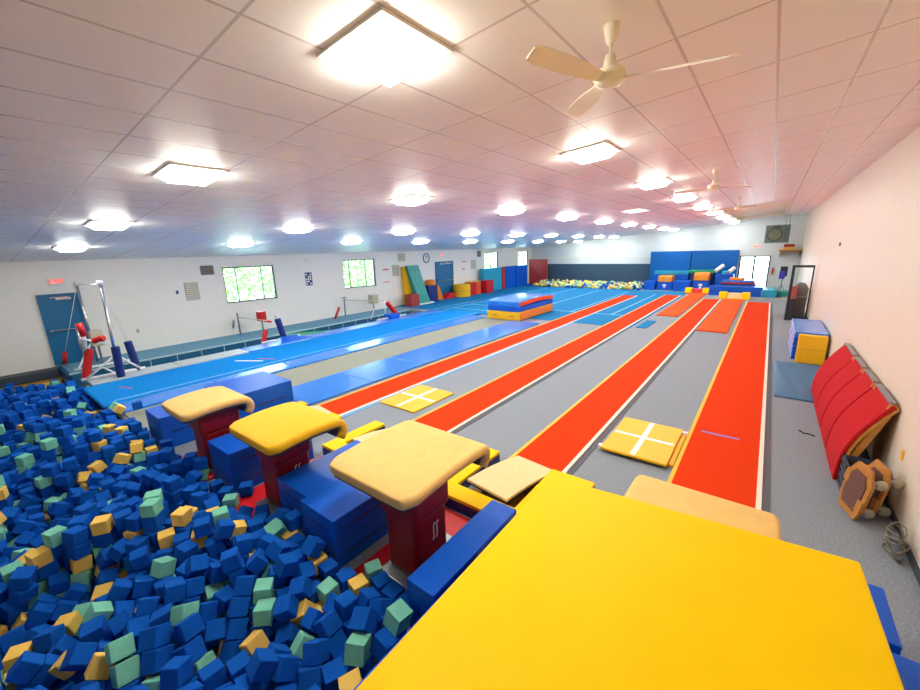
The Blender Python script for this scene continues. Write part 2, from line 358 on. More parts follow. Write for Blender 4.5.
ceiling_fan(-1.05, 3.13, 4.55, math.radians(12), 'large cream ceiling fan nearest the camera', .76)
ceiling_fan(-1.11, 10.06, 4.52, math.radians(40), 'cream ceiling fan half way down the hall, second nearest')
ceiling_fan(-1.07, 16.77, 4.5, math.radians(70), 'small distant cream ceiling fan just before the ceiling recess')

# ------------------------------------------------------------------ floor coverings: strips, pads, runways
g = MB(); g.box(-14.15, -11.9, 1.65, 17.2, 0, .10)
solo('tumbling_strip', g, M['strip'], 'long bright azure tumbling strip running from the foam pit beside the bars', 'mat', bevel=.05)
g = MB(); g.box(-11.1, -9.5, 1.85, 16.4, 0, .035); 
solo('trampoline_bed', g, M['bed'], 'long grey woven rod-floor strip between two rows of shiny blue pads', 'mat', bevel=.01)
g = MB(); g.box(-12.12, -12.06, 1.9, 17.1, .1, .106); solo('guide_tape', g, M['btape'], 'pale blue guide line along the right edge of the azure strip', 'tape')
def pad_row(x0, x1, y0, y1, n, z, where, greys=0):
    L_ = (y1-y0)/n; first = None
    for k in range(n):
        lb = 'shiny blue floor pad, number %s from the pit %s' % (['one', 'two', 'three', 'four', 'five', 'six', 'seven', 'eight', 'nine'][k], where)
        if k == greys or first is None:
            g = MB(); g.box(0, x1-x0, .008, L_-.008, 0, z)
            first = o = solo('floor_pad', g, M['pad'], lb, 'mat', (x0, y0+k*L_, 0), bevel=.03, group='shiny blue pads ' + where)
        else:
            o = first.copy(); C.objects.link(o); o.location = (x0, y0+k*L_, 0); o['label'] = lb
        if k < greys: o.data = o.data.copy(); o.data.materials[0] = mat('pale_grey_vinyl', '#a9b4bc', .5); o['label'] = lb.replace('shiny blue', 'pale grey'); o['group'] = 'pale grey pads under the tall bars'
pad_row(-14.95, -14.17, 1.85, 16.6, 7, .13, 'along the bar trench', 2)
pad_row(-11.88, -11.1, 1.85, 16.4, 7, .09, 'right of the azure strip')
pad_row(-9.48, -8.0, 4.45, 16.2, 6, .06, 'left of the first red runway')
def runway(x0, x1, y0, y1, label, tape=True, right=None):
    t = thing('runway', label, 'runway', (0, 0, 0)); m = MB(); m.box(x0+.055, x1-.06, y0, y1, 0, .03); link('carpet', m, M['orange'], t)
    m = MB(); m.box(x0, x0+.055, y0, y1, 0, .031); link('yellow_edge', m, M['ytape'], t)
    m = MB(); m.box(x1-.06, x1, y0, y1, 0, .031); link('white_edge', m, M['wtape'], t)
    if right: m = MB(); m.box(x1, x1+.09, y0, y1, 0, .012); link('painted_shadow' if right != 'btape' else 'blue_edging', m, M[right], t)  # grey strip: painted shadow of the raised runway edge; blue strip: tape
runway(-7.82, -6.87, 4.42, 28.6, 'leftmost of the four long red vault runways', right='btape')
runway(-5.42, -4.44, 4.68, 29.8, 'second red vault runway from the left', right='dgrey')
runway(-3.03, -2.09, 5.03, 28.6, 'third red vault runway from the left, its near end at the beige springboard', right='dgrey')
runway(-.80, .30, 4.1, 28.0, 'rightmost red vault runway, nearest the long right wall', right='dgrey')
g = MB(); g.box(-4.1, -3.18, 20.95, 31.3, 0, .05); solo('landing_strip', g, M['orange2'], 'lighter orange landing strip ending at the red and yellow bolster', 'mat', bevel=.01)
g = MB(); g.box(-2.0, -.98, 17.85, 28.9, 0, .05); solo('landing_strip', g, M['orange2'], 'lighter orange landing strip ending at the yellow bolster beside the rightmost runway', 'mat', bevel=.01)
# blue exercise floor
t = thing('exercise_floor', 'wide blue carpeted exercise floor with pale boundary lines at the far end', 'exercise floor', (0, 0, 0))
m = MB(); m.box(-18.55, -4.35, 17.25, 32.2, 0, .022); link('carpet', m, M['floorblue'], t)
m = MB()
for x0, x1, y0, y1 in ((-14.83, -14.75, 17.5, 31.5), (-12.58, -12.5, 20, 32), (-10.33, -10.25, 20, 32), (-8.15, -8.08, 20, 31), (-6.05, -5.97, 20.2, 30), (-14.8, -4.6, 20.1, 20.2), (-14.8, -12.2, 18.3, 18.38), (-15.5, -15.42, 17.3, 22)): m.box(x0, x1, y0, y1, .0225, .026)
link('boundary_line', m, mat('pale_blue_tape', '#7cc0e6', .7), t)
g = MB(); g.box(-4.15, -3.75, 17.4, 19.3, 0, .03); solo('floor_mat', g, M['floorblue'], 'small blue mat scrap between the second and third runways', 'mat')
g = MB(); g.box(.5, 1.1, 30.5, 30.62, 0, .006); solo('floor_tape', g, M['ytape'], 'short yellow tape line on the carpet before the speaker', 'tape')
for (x0, x1, y0, y1, mm, lb) in ((-.62, -.05, 7.9, 7.98, 'purpletape', 'violet chalk mark across the rightmost runway'),):
    g = MB(); g.box(x0, x1, y0, y1, .031, .034); solo('start_mark', g, M[mm], lb, 'tape')
g = MB(); g.box(0, .95, 0, .07, .101, .104); solo('start_mark', g, M['label'], 'white marker strip lying across the azure tumbling strip', 'tape', (-13.35, 5.2, 0), .55)
g = MB(); g.box(0, .6, 0, .06, .101, .104); solo('start_mark', g, M['signred'], 'reddish marker strip beside the white one on the azure strip', 'tape', (-12.95, 5.75, 0), .55)
g = MB(); g.box(0, .45, 0, .05, .101, .104); solo('start_mark', g, M['signred'], 'red marker strip near the pit end of the azure strip', 'tape', (-13.3, 2.25, 0), .35)

def cross_mat(x0, x1, y0, y1, z, label, fold=False):
    t = thing('crossed_mat', label, 'mat', ((x0+x1)/2, (y0+y1)/2, 0)); a = (x1-x0)/2; b = (y1-y0)/2
    if fold:
        m = MB(); m.box(-a+.06, a+.07, -b+.14, b-.02, 0, z*.48); link('lower_fold', m, M['yellow2'], t, .012)
        m = MB(); m.box(-a, a, -b, b, z*.52, z); link('upper_fold', m, M['yellow2'], t, .012)
        m = MB(); m.box(-a+.02, a-.02, -b+.015, b-.02, z*.44, z*.54); link('dark_seam', m, M['dark'], t)
    else:
        m = MB(); m.box(-a, a, -b, b, 0, z); link('body', m, M['yellow2'], t, .012)
    m = MB(); m.box(-.04, .04, -b+.03, b-.03, z, z+.002); m.box(-a+.03, -.04, -.04, .04, z, z+.002); m.box(.04, a-.03, -.04, .04, z, z+.002); link('white_cross', m, M['label'], t)
    if fold:
        m = MB(); m.box(-a-.05, -a+.01, -b+.03, -b+.12, z*.4, z+.004); m.box(a-.01, a+.08, b-.12, b-.05, z*.3, z*.9); link('white_tab', m, M['label'], t)
cross_mat(-6.78, -5.68, 5.58, 6.98, .04, 'yellow mat with a white taped cross between the first two red runways')
cross_mat(-1.90, -.88, 6.2, 7.68, .10, 'folded yellow mat with a white taped cross between the third and fourth red runways', True)

# ------------------------------------------------------------------ vault tables
def logo_mb(s):
    m = MB()
    for off in (0, .32*s):
        pts = [Vector((.0, off+.02*s, -.55*s)), Vector((.0, off+.12*s, -.5*s)), Vector((.0, off+.16*s, -.35*s)), Vector((.0, off+.16*s, .4*s)), Vector((.0, off+.2*s, .52*s)), Vector((.0, off+.34*s, .58*s))]
        for a, b in zip(pts[:-1], pts[1:]): m.tube(a, b, .045*s, n=6)
    return m
def vault_table(x0, x1, y0, y1, zt, col, label, topm, sidem, basemat=True, colw=.46):
    W_ = x1-x0; cx = (x0+x1)/2; L_ = y1-y0
    t = thing('vault_table', label, 'vaulting table', (cx, y0, 0), 0, 'vaulting tables at the pit edge')
    # centre line of the padded top: a gentle rise then a tongue curling down at the runway side
    path = []; r = .21; flat = L_-r
    for i in range(11): s = i/10; path.append((s*flat, .015+.045*math.sin(PI*min(1, s*.75))))
    z_end = path[-1][1]
    for i in range(1, 9):
        a = i/8*math.radians(132); path.append((flat+r*math.sin(a), z_end-r*(1-math.cos(a))))
    th = .12; K = 10
    def slab(th0, th1, inset, nm, mt, bev):
        vs = []; n = len(path); base_n = []
        for i, (py, pz) in enumerate(path):
            p0 = path[max(0, i-1)]; p1 = path[min(n-1, i+1)]; d = Vector((0, p1[0]-p0[0], p1[1]-p0[1])).normalized(); nrm = Vector((0, -d.z, d.y))
            s = py/L_; hw = W_/2-inset
            e = min(py, .09)/.09; hw -= .06*(1-math.sqrt(max(0, 1-(1-e)**2)))
            if i > 10: hw -= .05*(i-10)/8
            ring = []
            m_ = 5
            # rounded rectangular ring
            R_ = min(.05, (th0-th1)/2*.98) if bev else .004
            for (sx, sz, a0) in ((1, 1, 0), (-1, 1, 90), (-1, -1, 180), (1, -1, 270)):
                for q in range(m_):
                    a = math.radians(a0+90*q/(m_-1)); xx = sx*(hw-R_)+R_*math.cos(a); tt = ((th0+th1)/2)+sz*((th0-th1)/2-R_)+R_*math.sin(a)
                    ring.append(Vector((xx, py, pz))+nrm*tt)
            vs.append(ring)
        # rounded nose at the pit end: extra shrunken rings
        def shrink(ring, dy, k):
            c_ = sum(ring, Vector())/len(ring); return [c_+(p-c_)*k+Vector((0, dy, 0)) for p in ring]
        if bev:
            vs = [shrink(vs[0], -.022, .78)] + [shrink(vs[0], -.015, .93)] + vs
        R0 = len(vs[0]); b = MB(); fs = []
        for i in range(len(vs)-1):
            for j in range(R0): fs.append((i*R0+j, i*R0+(j+1) % R0, (i+1)*R0+(j+1) % R0, (i+1)*R0+j))
        fs += [tuple(range(R0-1, -1, -1)), tuple((len(vs)-1)*R0+j for j in range(R0))]
        b.add([p for r_ in vs for p in r_], fs); return link(nm, b, mt, t, smooth=True)
    top = slab(0, -th, 0, 'padded_top', topm, True)
    zz_ = zt-.06
    u = slab(-th-.002, -th-.035, .06, 'underside', M['under'], False)
    for o in (top, u): o.location.z = zz_
    cxx, cy0, cl = col
    b = MB(); b.box(-colw/2, colw/2, -cl/2, cl/2, .06, zt*.58); o = link('column', b, M['dred'], t, .06, 4); o.location = (cxx-cx, cy0-y0, 0)
    b = MB(); b.box(-colw/2-.03, colw/2+.03, -cl/2-.03, cl/2+.03, zt*.55, zt-.17); o = link('column_sleeve', b, M['dred'], t, .06, 4); o.location = (cxx-cx, cy0-y0, 0)
    b = logo_mb(.16); o = link('emblem', b, M['label'], t); o.location = (cxx-cx+colw/2+.012, cy0-y0-.02, zt*.40)
    b = MB(); b.box(-.25, .25, -.38, .5, .032, .075); o = link('foot_plate', b, M['gmetal'], t, .02); o.location = (cxx-cx, cy0-y0, 0)
vault_table(-7.44, -6.42, 1.70, 2.72, 1.22, (-6.93, 2.25, .55), 'tan-topped vaulting table on a dark red column, furthest left of the row at the pit', M['tan'], M['tan'])
vault_table(-5.36, -4.19, 1.86, 2.92, 1.32, (-5.0, 2.38, .5), 'golden yellow-topped vaulting table on a dark red column', M['yellowtop'], M['yellowtop'])
vault_table(-3.46, -2.22, 2.06, 3.42, 1.32, (-2.70, 2.60, .5), 'large tan-topped vaulting table on a dark red column, nearest the camera and fully in view', M['tan'], M['tan'])
vault_table(-.80, .33, 2.75, 3.98, 1.20, (-.23, 3.15, .5), 'tan-topped vaulting table mostly hidden behind the big yellow mat', M['tan'], M['yellow'])
for x0, x1, y1, lb in ((-7.75, -6.55, 3.28, 'red floor mat under the leftmost vaulting table'), (-5.7, -4.74, 3.36, 'red floor mat under the yellow-topped vaulting table'), (-3.2, -2.24, 3.5, 'red floor mat under the nearest tan vaulting table')):
    g = MB(); g.box(x0, x1, 1.78, y1, 0, .03); solo('base_mat', g, M['redmat'], lb, 'mat', bevel=.008)
# springboards in their U-shaped safety mats
def safety_zone(x0, x1, y0, y1, bx0, bx1, z, lb1, lb2, off=0, skew=.12):
    t = thing('safety_zone_mat', lb1, 'mat', ((x0+x1)/2, y0, 0)); cx = (x0+x1)/2
    poly = [(x0-cx, 0), (x1-cx, 0), (x1-cx, y1-y0), (bx1-cx+.03, y1-y0), (bx1-cx+.03, .28), (bx0-cx-.03, .28), (bx0-cx-.03, y1-y0), (x0-cx, y1-y0)]
    m = MB(); m.prism(poly, 'z', z-.05, z); link('yellow_top', m, M['yellow'], t, .01)
    m = MB(); m.prism(poly, 'z', 0, z-.051); link('navy_side', m, M['navy'], t, .005)
    cx2 = (bx0+bx1)/2; s = thing('springboard', lb2, 'springboard', (cx2, y0+.32, 0), -skew); w_ = .35; l_ = y1-y0-.2
    m = MB(); n = 12; pr = [(l_*i/n, .13+.14*(1-i/n)**1.0+.035*math.sin(PI*i/n)) for i in range(n+1)]
    pr2 = pr+[(y_, z_-.035) for y_, z_ in reversed(pr)]
    m.prism(pr2, 'x', -w_, w_); link('deck', m, M['tan2'], s)
    m = MB(); m.prism([(y_, z_-.037) for y_, z_ in pr]+[(y_, z_-.06) for y_, z_ in reversed(pr)], 'x', -w_, w_); link('plywood_layer', m, M['dark'], s)
    m = MB(); m.box(-w_+.02, w_-.02, .1, l_-.02, .01, .05); link('base_board', m, M['wood'], s)
    for sx in (-.5, .5):
        for yy in (.15, .38):
            m = MB(); m.lathe([(.03, .05), (.045, .08), (.03, .11), (.045, .14), (.03, .17)], (sx*w_, yy, 0), n=12); link('spring', m, M['gmetal'], s)
safety_zone(-3.32, -1.55, 3.55, 4.95, -3.08, -2.22, .2, 'yellow U-shaped safety mat with navy sides at the third runway', 'beige-decked springboard set in the yellow mat at the third runway')
safety_zone(-5.75, -4.2, 3.4, 4.6, -5.45, -4.6, .2, 'yellow U-shaped safety mat with navy sides at the second runway', 'beige-decked springboard behind the yellow-topped vaulting table')
safety_zone(-8.0, -6.5, 3.3, 4.35, -7.7, -6.85, .2, 'yellow U-shaped safety mat at the leftmost runway, partly hidden', 'cream springboard at the start of the leftmost runway')

# ------------------------------------------------------------------ blue blocks at the pit edge
def block(x0, x1, y0, y1, z0, z1, label, group=None, mt='blue', name='foam_block', logo=False, bevel=.012):
    cx, cy = (x0+x1)/2, (y0+y1)/2; a, b = (x1-x0)/2, (y1-y0)/2
    t = thing(name, label, 'foam block', (cx, cy, z0), 0, group)
    m = MB(); m.box(-a, a, -b, b, 0, z1-z0); link('cover', m, M[mt], t, bevel, 3)
    m = MB(); zz2 = (z1-z0)*.5
    m.box(-a-.002, -a+.002, -b+.15, b-.15, zz2-.012, zz2+.012); m.box(-a+.12, a-.12, -b-.003, -b+.002, zz2-.012, zz2+.012); m.box(a-.002, a+.003, -b+.15, b-.15, zz2-.012, zz2+.012)
    link('zipper_flap', m, M['navy'], t)
    if logo:
        m = MB(); m.tube((a+.003, -.1*b, .04+zz2), (a+.003, .18*b, .10+zz2), .012, n=6); m.tube((a+.003, .05*b, .10+zz2), (a+.003, .3*b, .12+zz2), .01, n=6); link('printed_mark', m, M['label'], t)
    return t
block(-9.08, -8.30, 1.82, 2.95, 0, .62, 'blue vinyl block left of the leftmost vaulting table')
block(-9.49, -8.20, 3.0, 4.3, 0, .66, 'broad shiny blue block behind the leftmost vaulting table')
block(-6.52, -5.78, 1.96, 3.25, 0, .325, 'lower blue block of the two stacked between the first two vaulting tables')
block(-6.52, -5.78, 1.96, 3.25, .33, .655, 'upper blue block of the two stacked between the first two vaulting tables')
block(-4.72, -4.02, 2.1, 3.38, 0, .30, 'lower blue block in the left half of the pair beside the nearest tan vaulting table')
block(-4.72, -4.02, 2.1, 3.38, .305, .6, 'upper blue block in the left half of the pair beside the nearest tan vaulting table')
block(-4.0, -3.35, 2.0, 3.5, 0, .30, 'lower blue block hard against the nearest tan vaulting table')
block(-4.0, -3.35, 2.0, 3.5, .305, .62, 'upper blue block with a white printed mark against the nearest tan vaulting table', logo=True)
# the big yellow mat and the stack it rests on
def quad_mat(name, pts, z0, z1, mt, label, bevel=.04):
    cx = sum(p[0] for p in pts)/4; cy = sum(p[1] for p in pts)/4
    m = MB(); m.hexa([(x-cx, y-cy, 0) for x, y in pts], [(x-cx, y-cy, z1-z0) for x, y in pts])
    return solo(name, m, mt, label, 'mat', (cx, cy, z0), bevel=bevel, seg=4)
quad_mat('crash_mat', [(-1.29, -1.2), (.86, -1.0), (.69, 3.2), (-1.33, 2.98)], 1.225, 1.4, M['yellow'], 'huge smooth yellow crash mat filling the foreground', .018)
block(-2.2, -1.88, 1.95, 3.34, 0, .6, 'blue block edge running along the left of the big yellow mat', mt='blue')
block(-1.84, .78, -1.1, 2.62, 0, .60, 'lowest blue block buried under the big yellow mat')
block(-1.30, .80, -1.1, 2.60, .61, 1.215, 'blue block directly under the big yellow mat')
block(.4, 1.07, 3.58, 4.2, 0, .60, 'blue block standing on the carpet right of the big yellow mat')
block(.9, 1.40, 2.0, 3.5, 0, .60, 'blue block at the lower right corner near the long wall')

# ------------------------------------------------------------------ stack of mats on the rod floor
def arch_mat(z0, z1, front, side, label, sag=0, x0=-10.9, x1=-9.08, y0=16.25, y1=19.9, mt_top=None):
    t = thing('skill_cushion', label, 'mat', ((x0+x1)/2, (y0+y1)/2, z0)); a = (x1-x0)/2; b = (y1-y0)/2; n = 10
    def zt(i, base): return base
    prof = [(-b+2*b*i/n, sag*math.sin(PI*i/n)) for i in range(n+1)]
    h = z1-z0
    m = MB(); m.prism([(y_, s_) for y_, s_ in prof]+[(y_, h+s_) for y_, s_ in reversed(prof)], 'x', -a, a); link('body', m, M[front], t, .03)
    m = MB(); m.prism([(y_*.99, s_+.03) for y_, s_ in prof]+[(y_*.99, h-.03+s_) for y_, s_ in reversed(prof)], 'x', a-.02, a+.006); link('coloured_side', m, M[side], t)
    m = MB()
    for q in (-.5, .5): m.box(q*a-.12, q*a+.12, -b-.02, -b+.01, h*.45, h*.52)
    link('handle', m, M['dark'], t)
    return t
arch_mat(.04, .44, 'yellow2', 'orangev', 'yellow and orange cushion at the bottom of the mat stack')
arch_mat(.45, .68, 'blue', 'blue', 'blue cushion in the middle of the mat stack')
arch_mat(.69, .93, 'pad', 'orange2', 'shiny blue cushion with an orange side on top of the mat stack', .06)

# ------------------------------------------------------------------ bars
SETS = []
def bar_set(spec, label):
    t = thing('gymnastics_bars', label, 'gymnastics bars', spec['loc']); SETS.append(t); ox, oy, _ = spec['loc']
    def P(p): return (p[0]-ox, p[1]-oy, p[2])
    for a, b, r, m_, nm in spec['tubes']:
        m = MB(); m.tube(P(a), P(b), r, n=14 if r > .04 else 8); link(nm, m, M[m_], t, .02 if r > .08 else 0, smooth=True)
    return t
bar_set(dict(loc=(-15.0, 2.3, 0), tubes=[
 ((-18.05, 2.66, 0), (-18.05, 2.62, 2.70), .04, 'metal', 'upright'), ((-14.35, 2.5, .1), (-14.35, 2.56, 2.78), .035, 'metal', 'upright'),
 ((-18.0, 2.63, 2.66), (-14.4, 2.56, 2.75), .013, 'wmetal', 'high_rail'),
 ((-14.35, 2.55, 2.74), (-14.35, 2.56, 2.86), .065, 'wmetal', 'rail_cap'), ((-18.05, 2.62, 2.6), (-18.05, 2.62, 2.74), .07, 'wmetal', 'rail_cap'),
 ((-14.35, 2.53, .13), (-14.35, 2.55, 1.02), .1, 'navy', 'post_pad'), ((-14.8, 3.03, .13), (-14.81, 2.94, 1.04), .1, 'navy', 'post_pad'),
 ((-14.9, 1.86, .13), (-14.95, 2.1, .98), .1, 'red', 'post_pad'),
 ((-14.92, 2.02, .95), (-14.9, 2.05, 1.45), .045, 'wmetal', 'upright'), ((-14.9, 2.05, 1.35), (-14.9, 2.02, 1.72), .075, 'red', 'adjuster'),
 ((-14.9, 2.05, 1.4), (-17.6, 2.3, 1.38), .02, 'bars', 'low_rail'), ((-17.6, 2.3, 0), (-17.6, 2.3, 1.42), .04, 'metal', 'upright'),
 ((-14.9, 1.95, 1.3), (-14.5, 2.45, 1.1), .03, 'wmetal', 'cross_brace'), ((-14.75, 2.2, 1.2), (-14.55, 2.4, 1.28), .085, 'red', 'joint_pad'),
 ((-18.01, 1.86, .12), (-18.01, 1.93, .5), .065, 'red', 'cable_pad'), ((-18.0, 1.93, .5), (-18.05, 2.62, 2.6), .007, 'wmetal', 'cable'),
 ((-14.81, 2.94, 1.04), (-14.36, 2.56, 2.7), .007, 'wmetal', 'cable'),
 ((-14.75, 1.75, .17), (-14.75, 3.2, .17), .045, 'wmetal', 'base_beam'), ((-16.9, 1.9, .06), (-16.9, 3.3, .06), .04, 'wmetal', 'base_beam'),
 ((-14.75, 1.85, .17), (-14.4, 2.5, .75), .03, 'wmetal', 'brace'), ((-14.75, 3.1, .17), (-14.4, 2.55, .75), .03, 'wmetal', 'brace'),
 ((-16.9, 2.0, .06), (-17.9, 2.6, .7), .03, 'wmetal', 'brace'), ((-14.75, 2.5, .17), (-16.9, 2.5, .06), .03, 'wmetal', 'brace'),
]), 'tall uneven bars with red and navy padded feet nearest the foam pit')
bar_set(dict(loc=(-15.1, 7.7, 0), tubes=[
 ((-18.3, 7.56, 0), (-18.3, 7.55, .98), .035, 'gmetal', 'upright'), ((-15.1, 7.8, .1), (-15.1, 7.62, 1.1), .03, 'gmetal', 'upright'),
 ((-15.05, 7.84, .13), (-15.1, 7.68, .98), .12, 'navy', 'post_pad'), ((-15.1, 7.0, .14), (-15.15, 7.2, .6), .09, 'red', 'cable_pad'),
 ((-18.3, 7.55, .78), (-15.1, 7.62, .85), .018, 'bars', 'rail'), ((-15.4, 7.56, .84), (-15.9, 7.55, .83), .045, 'red', 'rail_pad'),
 ((-18.3, 7.3, .35), (-18.3, 7.37, .68), .04, 'gmetal', 'cable_tensioner'), ((-18.3, 7.37, .68), (-18.3, 7.55, .95), .008, 'wmetal', 'cable'), ((-18.3, 7.25, .02), (-18.3, 7.3, .35), .008, 'wmetal', 'cable'),
 ((-15.15, 7.2, .6), (-15.1, 7.6, .95), .008, 'wmetal', 'cable'), ((-15.0, 6.9, .15), (-15.0, 8.5, .15), .04, 'wmetal', 'base_beam'),
]), 'low training bar with a navy padded post below the first window')
g = MB(); g.hexa([(-15.15, 7.45, .1), (-14.2, 7.45, .1), (-14.2, 8.6, .1), (-15.15, 8.6, .1)], [(-15.0, 7.7, .25), (-14.75, 7.7, .25), (-14.75, 8.2, .25), (-15.0, 8.2, .25)])
link('foot_cover', g, M['blue'], SETS[1], .02, label='blue draped foot cover').location = (15.1, -7.7, 0)
bar_set(dict(loc=(-15.4, 13.9, 0), tubes=[
 ((-18.3, 13.17, 0), (-18.3, 13.19, 1.06), .035, 'gmetal', 'upright'), ((-15.4, 13.5, .1), (-15.4, 13.55, 1.0), .025, 'wmetal', 'upright'),
 ((-15.35, 14.3, .13), (-15.42, 13.65, .92), .12, 'red', 'post_pad'), ((-17.3, 11.8, .14), (-17.3, 12.12, .7), .06, 'red', 'cable_pad'), ((-17.3, 12.12, .7), (-18.3, 13.18, 1.0), .008, 'wmetal', 'cable'),
 ((-18.3, 13.19, .9), (-15.4, 13.56, .97), .018, 'bars', 'rail'), ((-18.3, 13.0, 1.04), (-18.3, 13.38, 1.04), .02, 'gmetal', 'rail_socket'),
 ((-15.0, 12.6, .15), (-15.0, 14.6, .15), .035, 'wmetal', 'base_beam'), ((-15.4, 12.55, .15), (-15.4, 12.9, .75), .02, 'wmetal', 'brace'),
]), 'training bar with a leaning red padded post below the second window')
g = MB(); g.box(-15.3, -14.7, 13.3, 13.9, .13, .33); link('foot_cover', g, M['blue'], SETS[2], .05, label='small blue foot block').location = (15.4, -13.9, 0)
g = MB(); g.obox((-16.2, 9.75, -.18), (.45, 0, 0), (0, 1.2, -.12), (0, .01, .08)); solo('trench_mat', g, M['green'], 'green mat lying inside the bar trench', 'mat', bevel=.02)
def chalk_stand(x, y, z0, h, w_, m_, label):
    t = thing('chalk_stand', label, 'chalk stand', (x, y, 0)); b = MB(); b.box(-w_/2, w_/2, -w_/2, w_/2, z0, z0+h); link('bowl', b, M[m_], t, .03)
    b = MB(); b.tube((0, 0, .02), (0, 0, z0), .03); b.box(-.14, .14, -.14, .14, 0, .02); link('post', b, M['gmetal'], t)
chalk_stand(-17.6, 8.25, .58, .42, .32, 'red', 'red chalk bucket on a thin post by the wall below the first window')
chalk_stand(-17.8, 14.8, .55, .5, .42, 'khaki', 'khaki chalk bucket on a post below the second window')
chalk_stand(-17.0, 2.62, .7, .5, .32, 'khaki', 'khaki chalk box behind the tall uneven bars')

# ------------------------------------------------------------------ things along the left wall
def wbox(name, x0, x1, y0, y1, z0, z1, mt, label, cat='mat', bevel=.02, **k):
    cx, cy = (x0+x1)/2, (y0+y1)/2; g = MB(); g.box(x0-cx, x1-cx, y0-cy, y1-cy, 0, z1-z0)
    return solo(name, g, M[mt], label, cat, (cx, cy, z0), bevel=bevel, **k)
t = thing('folding_mat', 'tall green and yellow mat leaning on the left wall', 'mat', (-18.1, 18.7, 0))
def PL(p): return (p[0]+18.1, p[1]-18.7, p[2])
g = MB(); g.hexa([PL(p) for p in ((-18.05, 18.45, .1), (-17.55, 18.45, .1), (-17.55, 19.4, .1), (-18.05, 19.4, .1))], [PL(p) for p in ((-18.2, 17.86, 2.52), (-18.02, 17.86, 2.52), (-18.02, 18.92, 2.52), (-18.2, 18.92, 2.52))]); link('green_panel', g, M['teal'], t, .02)
g = MB(); g.hexa([PL(p) for p in ((-18.5, 17.9, .02), (-18.12, 17.9, .02), (-18.12, 18.6, .02), (-18.5, 18.6, .02))], [PL(p) for p in ((-18.5, 17.8, 2.46), (-18.22, 17.8, 2.46), (-18.22, 18.15, 2.46), (-18.5, 18.15, 2.46))]); link('yellow_panel', g, M['yellow2'], t, .02)
g = MB(); g.box(*[v for v in (.2, .62, -.35, 1.0, .02, .1)]); link('white_base', g, M['white'], t)
wbox('foam_block', -18.0, -17.4, 17.5, 18.2, .0, .76, 'brick', 'small dark red foam block before the leaning yellow panel', 'foam block')
wbox('foam_block', -18.5, -17.9, 19.65, 20.55, .02, 1.1, 'navy', 'navy blue foam box between the green leaning mat and the blue door', 'foam block')
t = thing('foam_ring', 'orange foam arch piece resting on the navy foam box', 'foam shape', (-18.2, 20.2, 1.105)); g = MB(); g.lathe([(.001, 0), (.28, 0), (.31, .05), (.31, .3), (.25, .38), (.001, .4)], n=20); link('body', g, M['orangev'], t, smooth=True)
g = MB(); g.prism([(20.85, 0.02), (21.45, 0.02), (20.95, 1.05), (20.8, 1.05)], 'x', -18.5, -18.1); solo('foam_wedge', g, M['orangev'], 'orange upright foam wedge left of the blue door', 'foam shape', bevel=.02)
g = MB(); g.prism([(21.5, 0.02), (22.6, 0.02), (22.5, .3), (22.2, .42), (21.9, .4)], 'x', -18.4, -17.9); solo('foam_wedge', g, M['red'], 'low red foam wedge at the foot of the far blue door', 'foam shape', bevel=.03)
t = thing('foam_cylinder', 'big yellow foam barrel standing right of the far blue door', 'foam shape', (-17.9, 23.3, .02)); g = MB(); g.lathe([(.001, 0), (.62, 0), (.66, .04), (.66, .86), (.62, .9), (.001, .9)], n=32); link('body', g, M['yellow2'], t, smooth=False)
g = MB(); g.lathe([(.663, .44), (.663, .46)], n=32); link('seam', g, M['dgrey'], t)
t = thing('foam_block', 'red and orange foam cube right of the yellow barrel', 'foam block', (-17.95, 24.85, .02)); g = MB(); g.box(-.3, .3, -.72, .0, 0, .95); link('red_side', g, M['red'], t, .02); g = MB(); g.box(-.3, .3, .005, .6, 0, .95); link('orange_side', g, mat('scarlet_orange', '#e8501c', .45), t, .02); g = MB(); g.box(-.29, .29, -.7, .58, .951, 1.0); link('yellow_lid', g, M['yellow2'], t, .01)
wbox('foam_block', -17.93, -17.4, 25.85, 26.9, .02, 1.0, 'red', 'red foam block left of the cyan upright mat', 'foam block')
wbox('upright_mat', -18.35, -17.95, 26.3, 29.0, .02, 1.88, 'cyan', 'cyan mat standing upright against the left wall below the third window')
wbox('upright_mat', -18.35, -17.95, 29.1, 29.65, .02, 1.86, 'brick', 'narrow maroon mat on end between the cyan and blue upright mats')
wbox('upright_mat', -18.35, -17.9, 29.7, 31.25, .02, 1.88, 'blue', 'left of the two royal blue mats standing on end by the left wall')
wbox('upright_mat', -18.35, -17.85, 31.35, 33.4, .02, 1.88, 'blue', 'right of the two royal blue mats standing on end by the left wall')
t = thing('upright_mat', 'large dark red mat standing in the far left corner', 'mat', (-17.7, 35.12, .01)); g = MB(); g.box(-.88, .88, 0, .32, 0, 2.29); link('cover', g, M['brick'], t, .02); g = MB(); g.box(-.87, .87, -.004, 0, .9, .92); link('fold_seam', g, M['dred'], t)

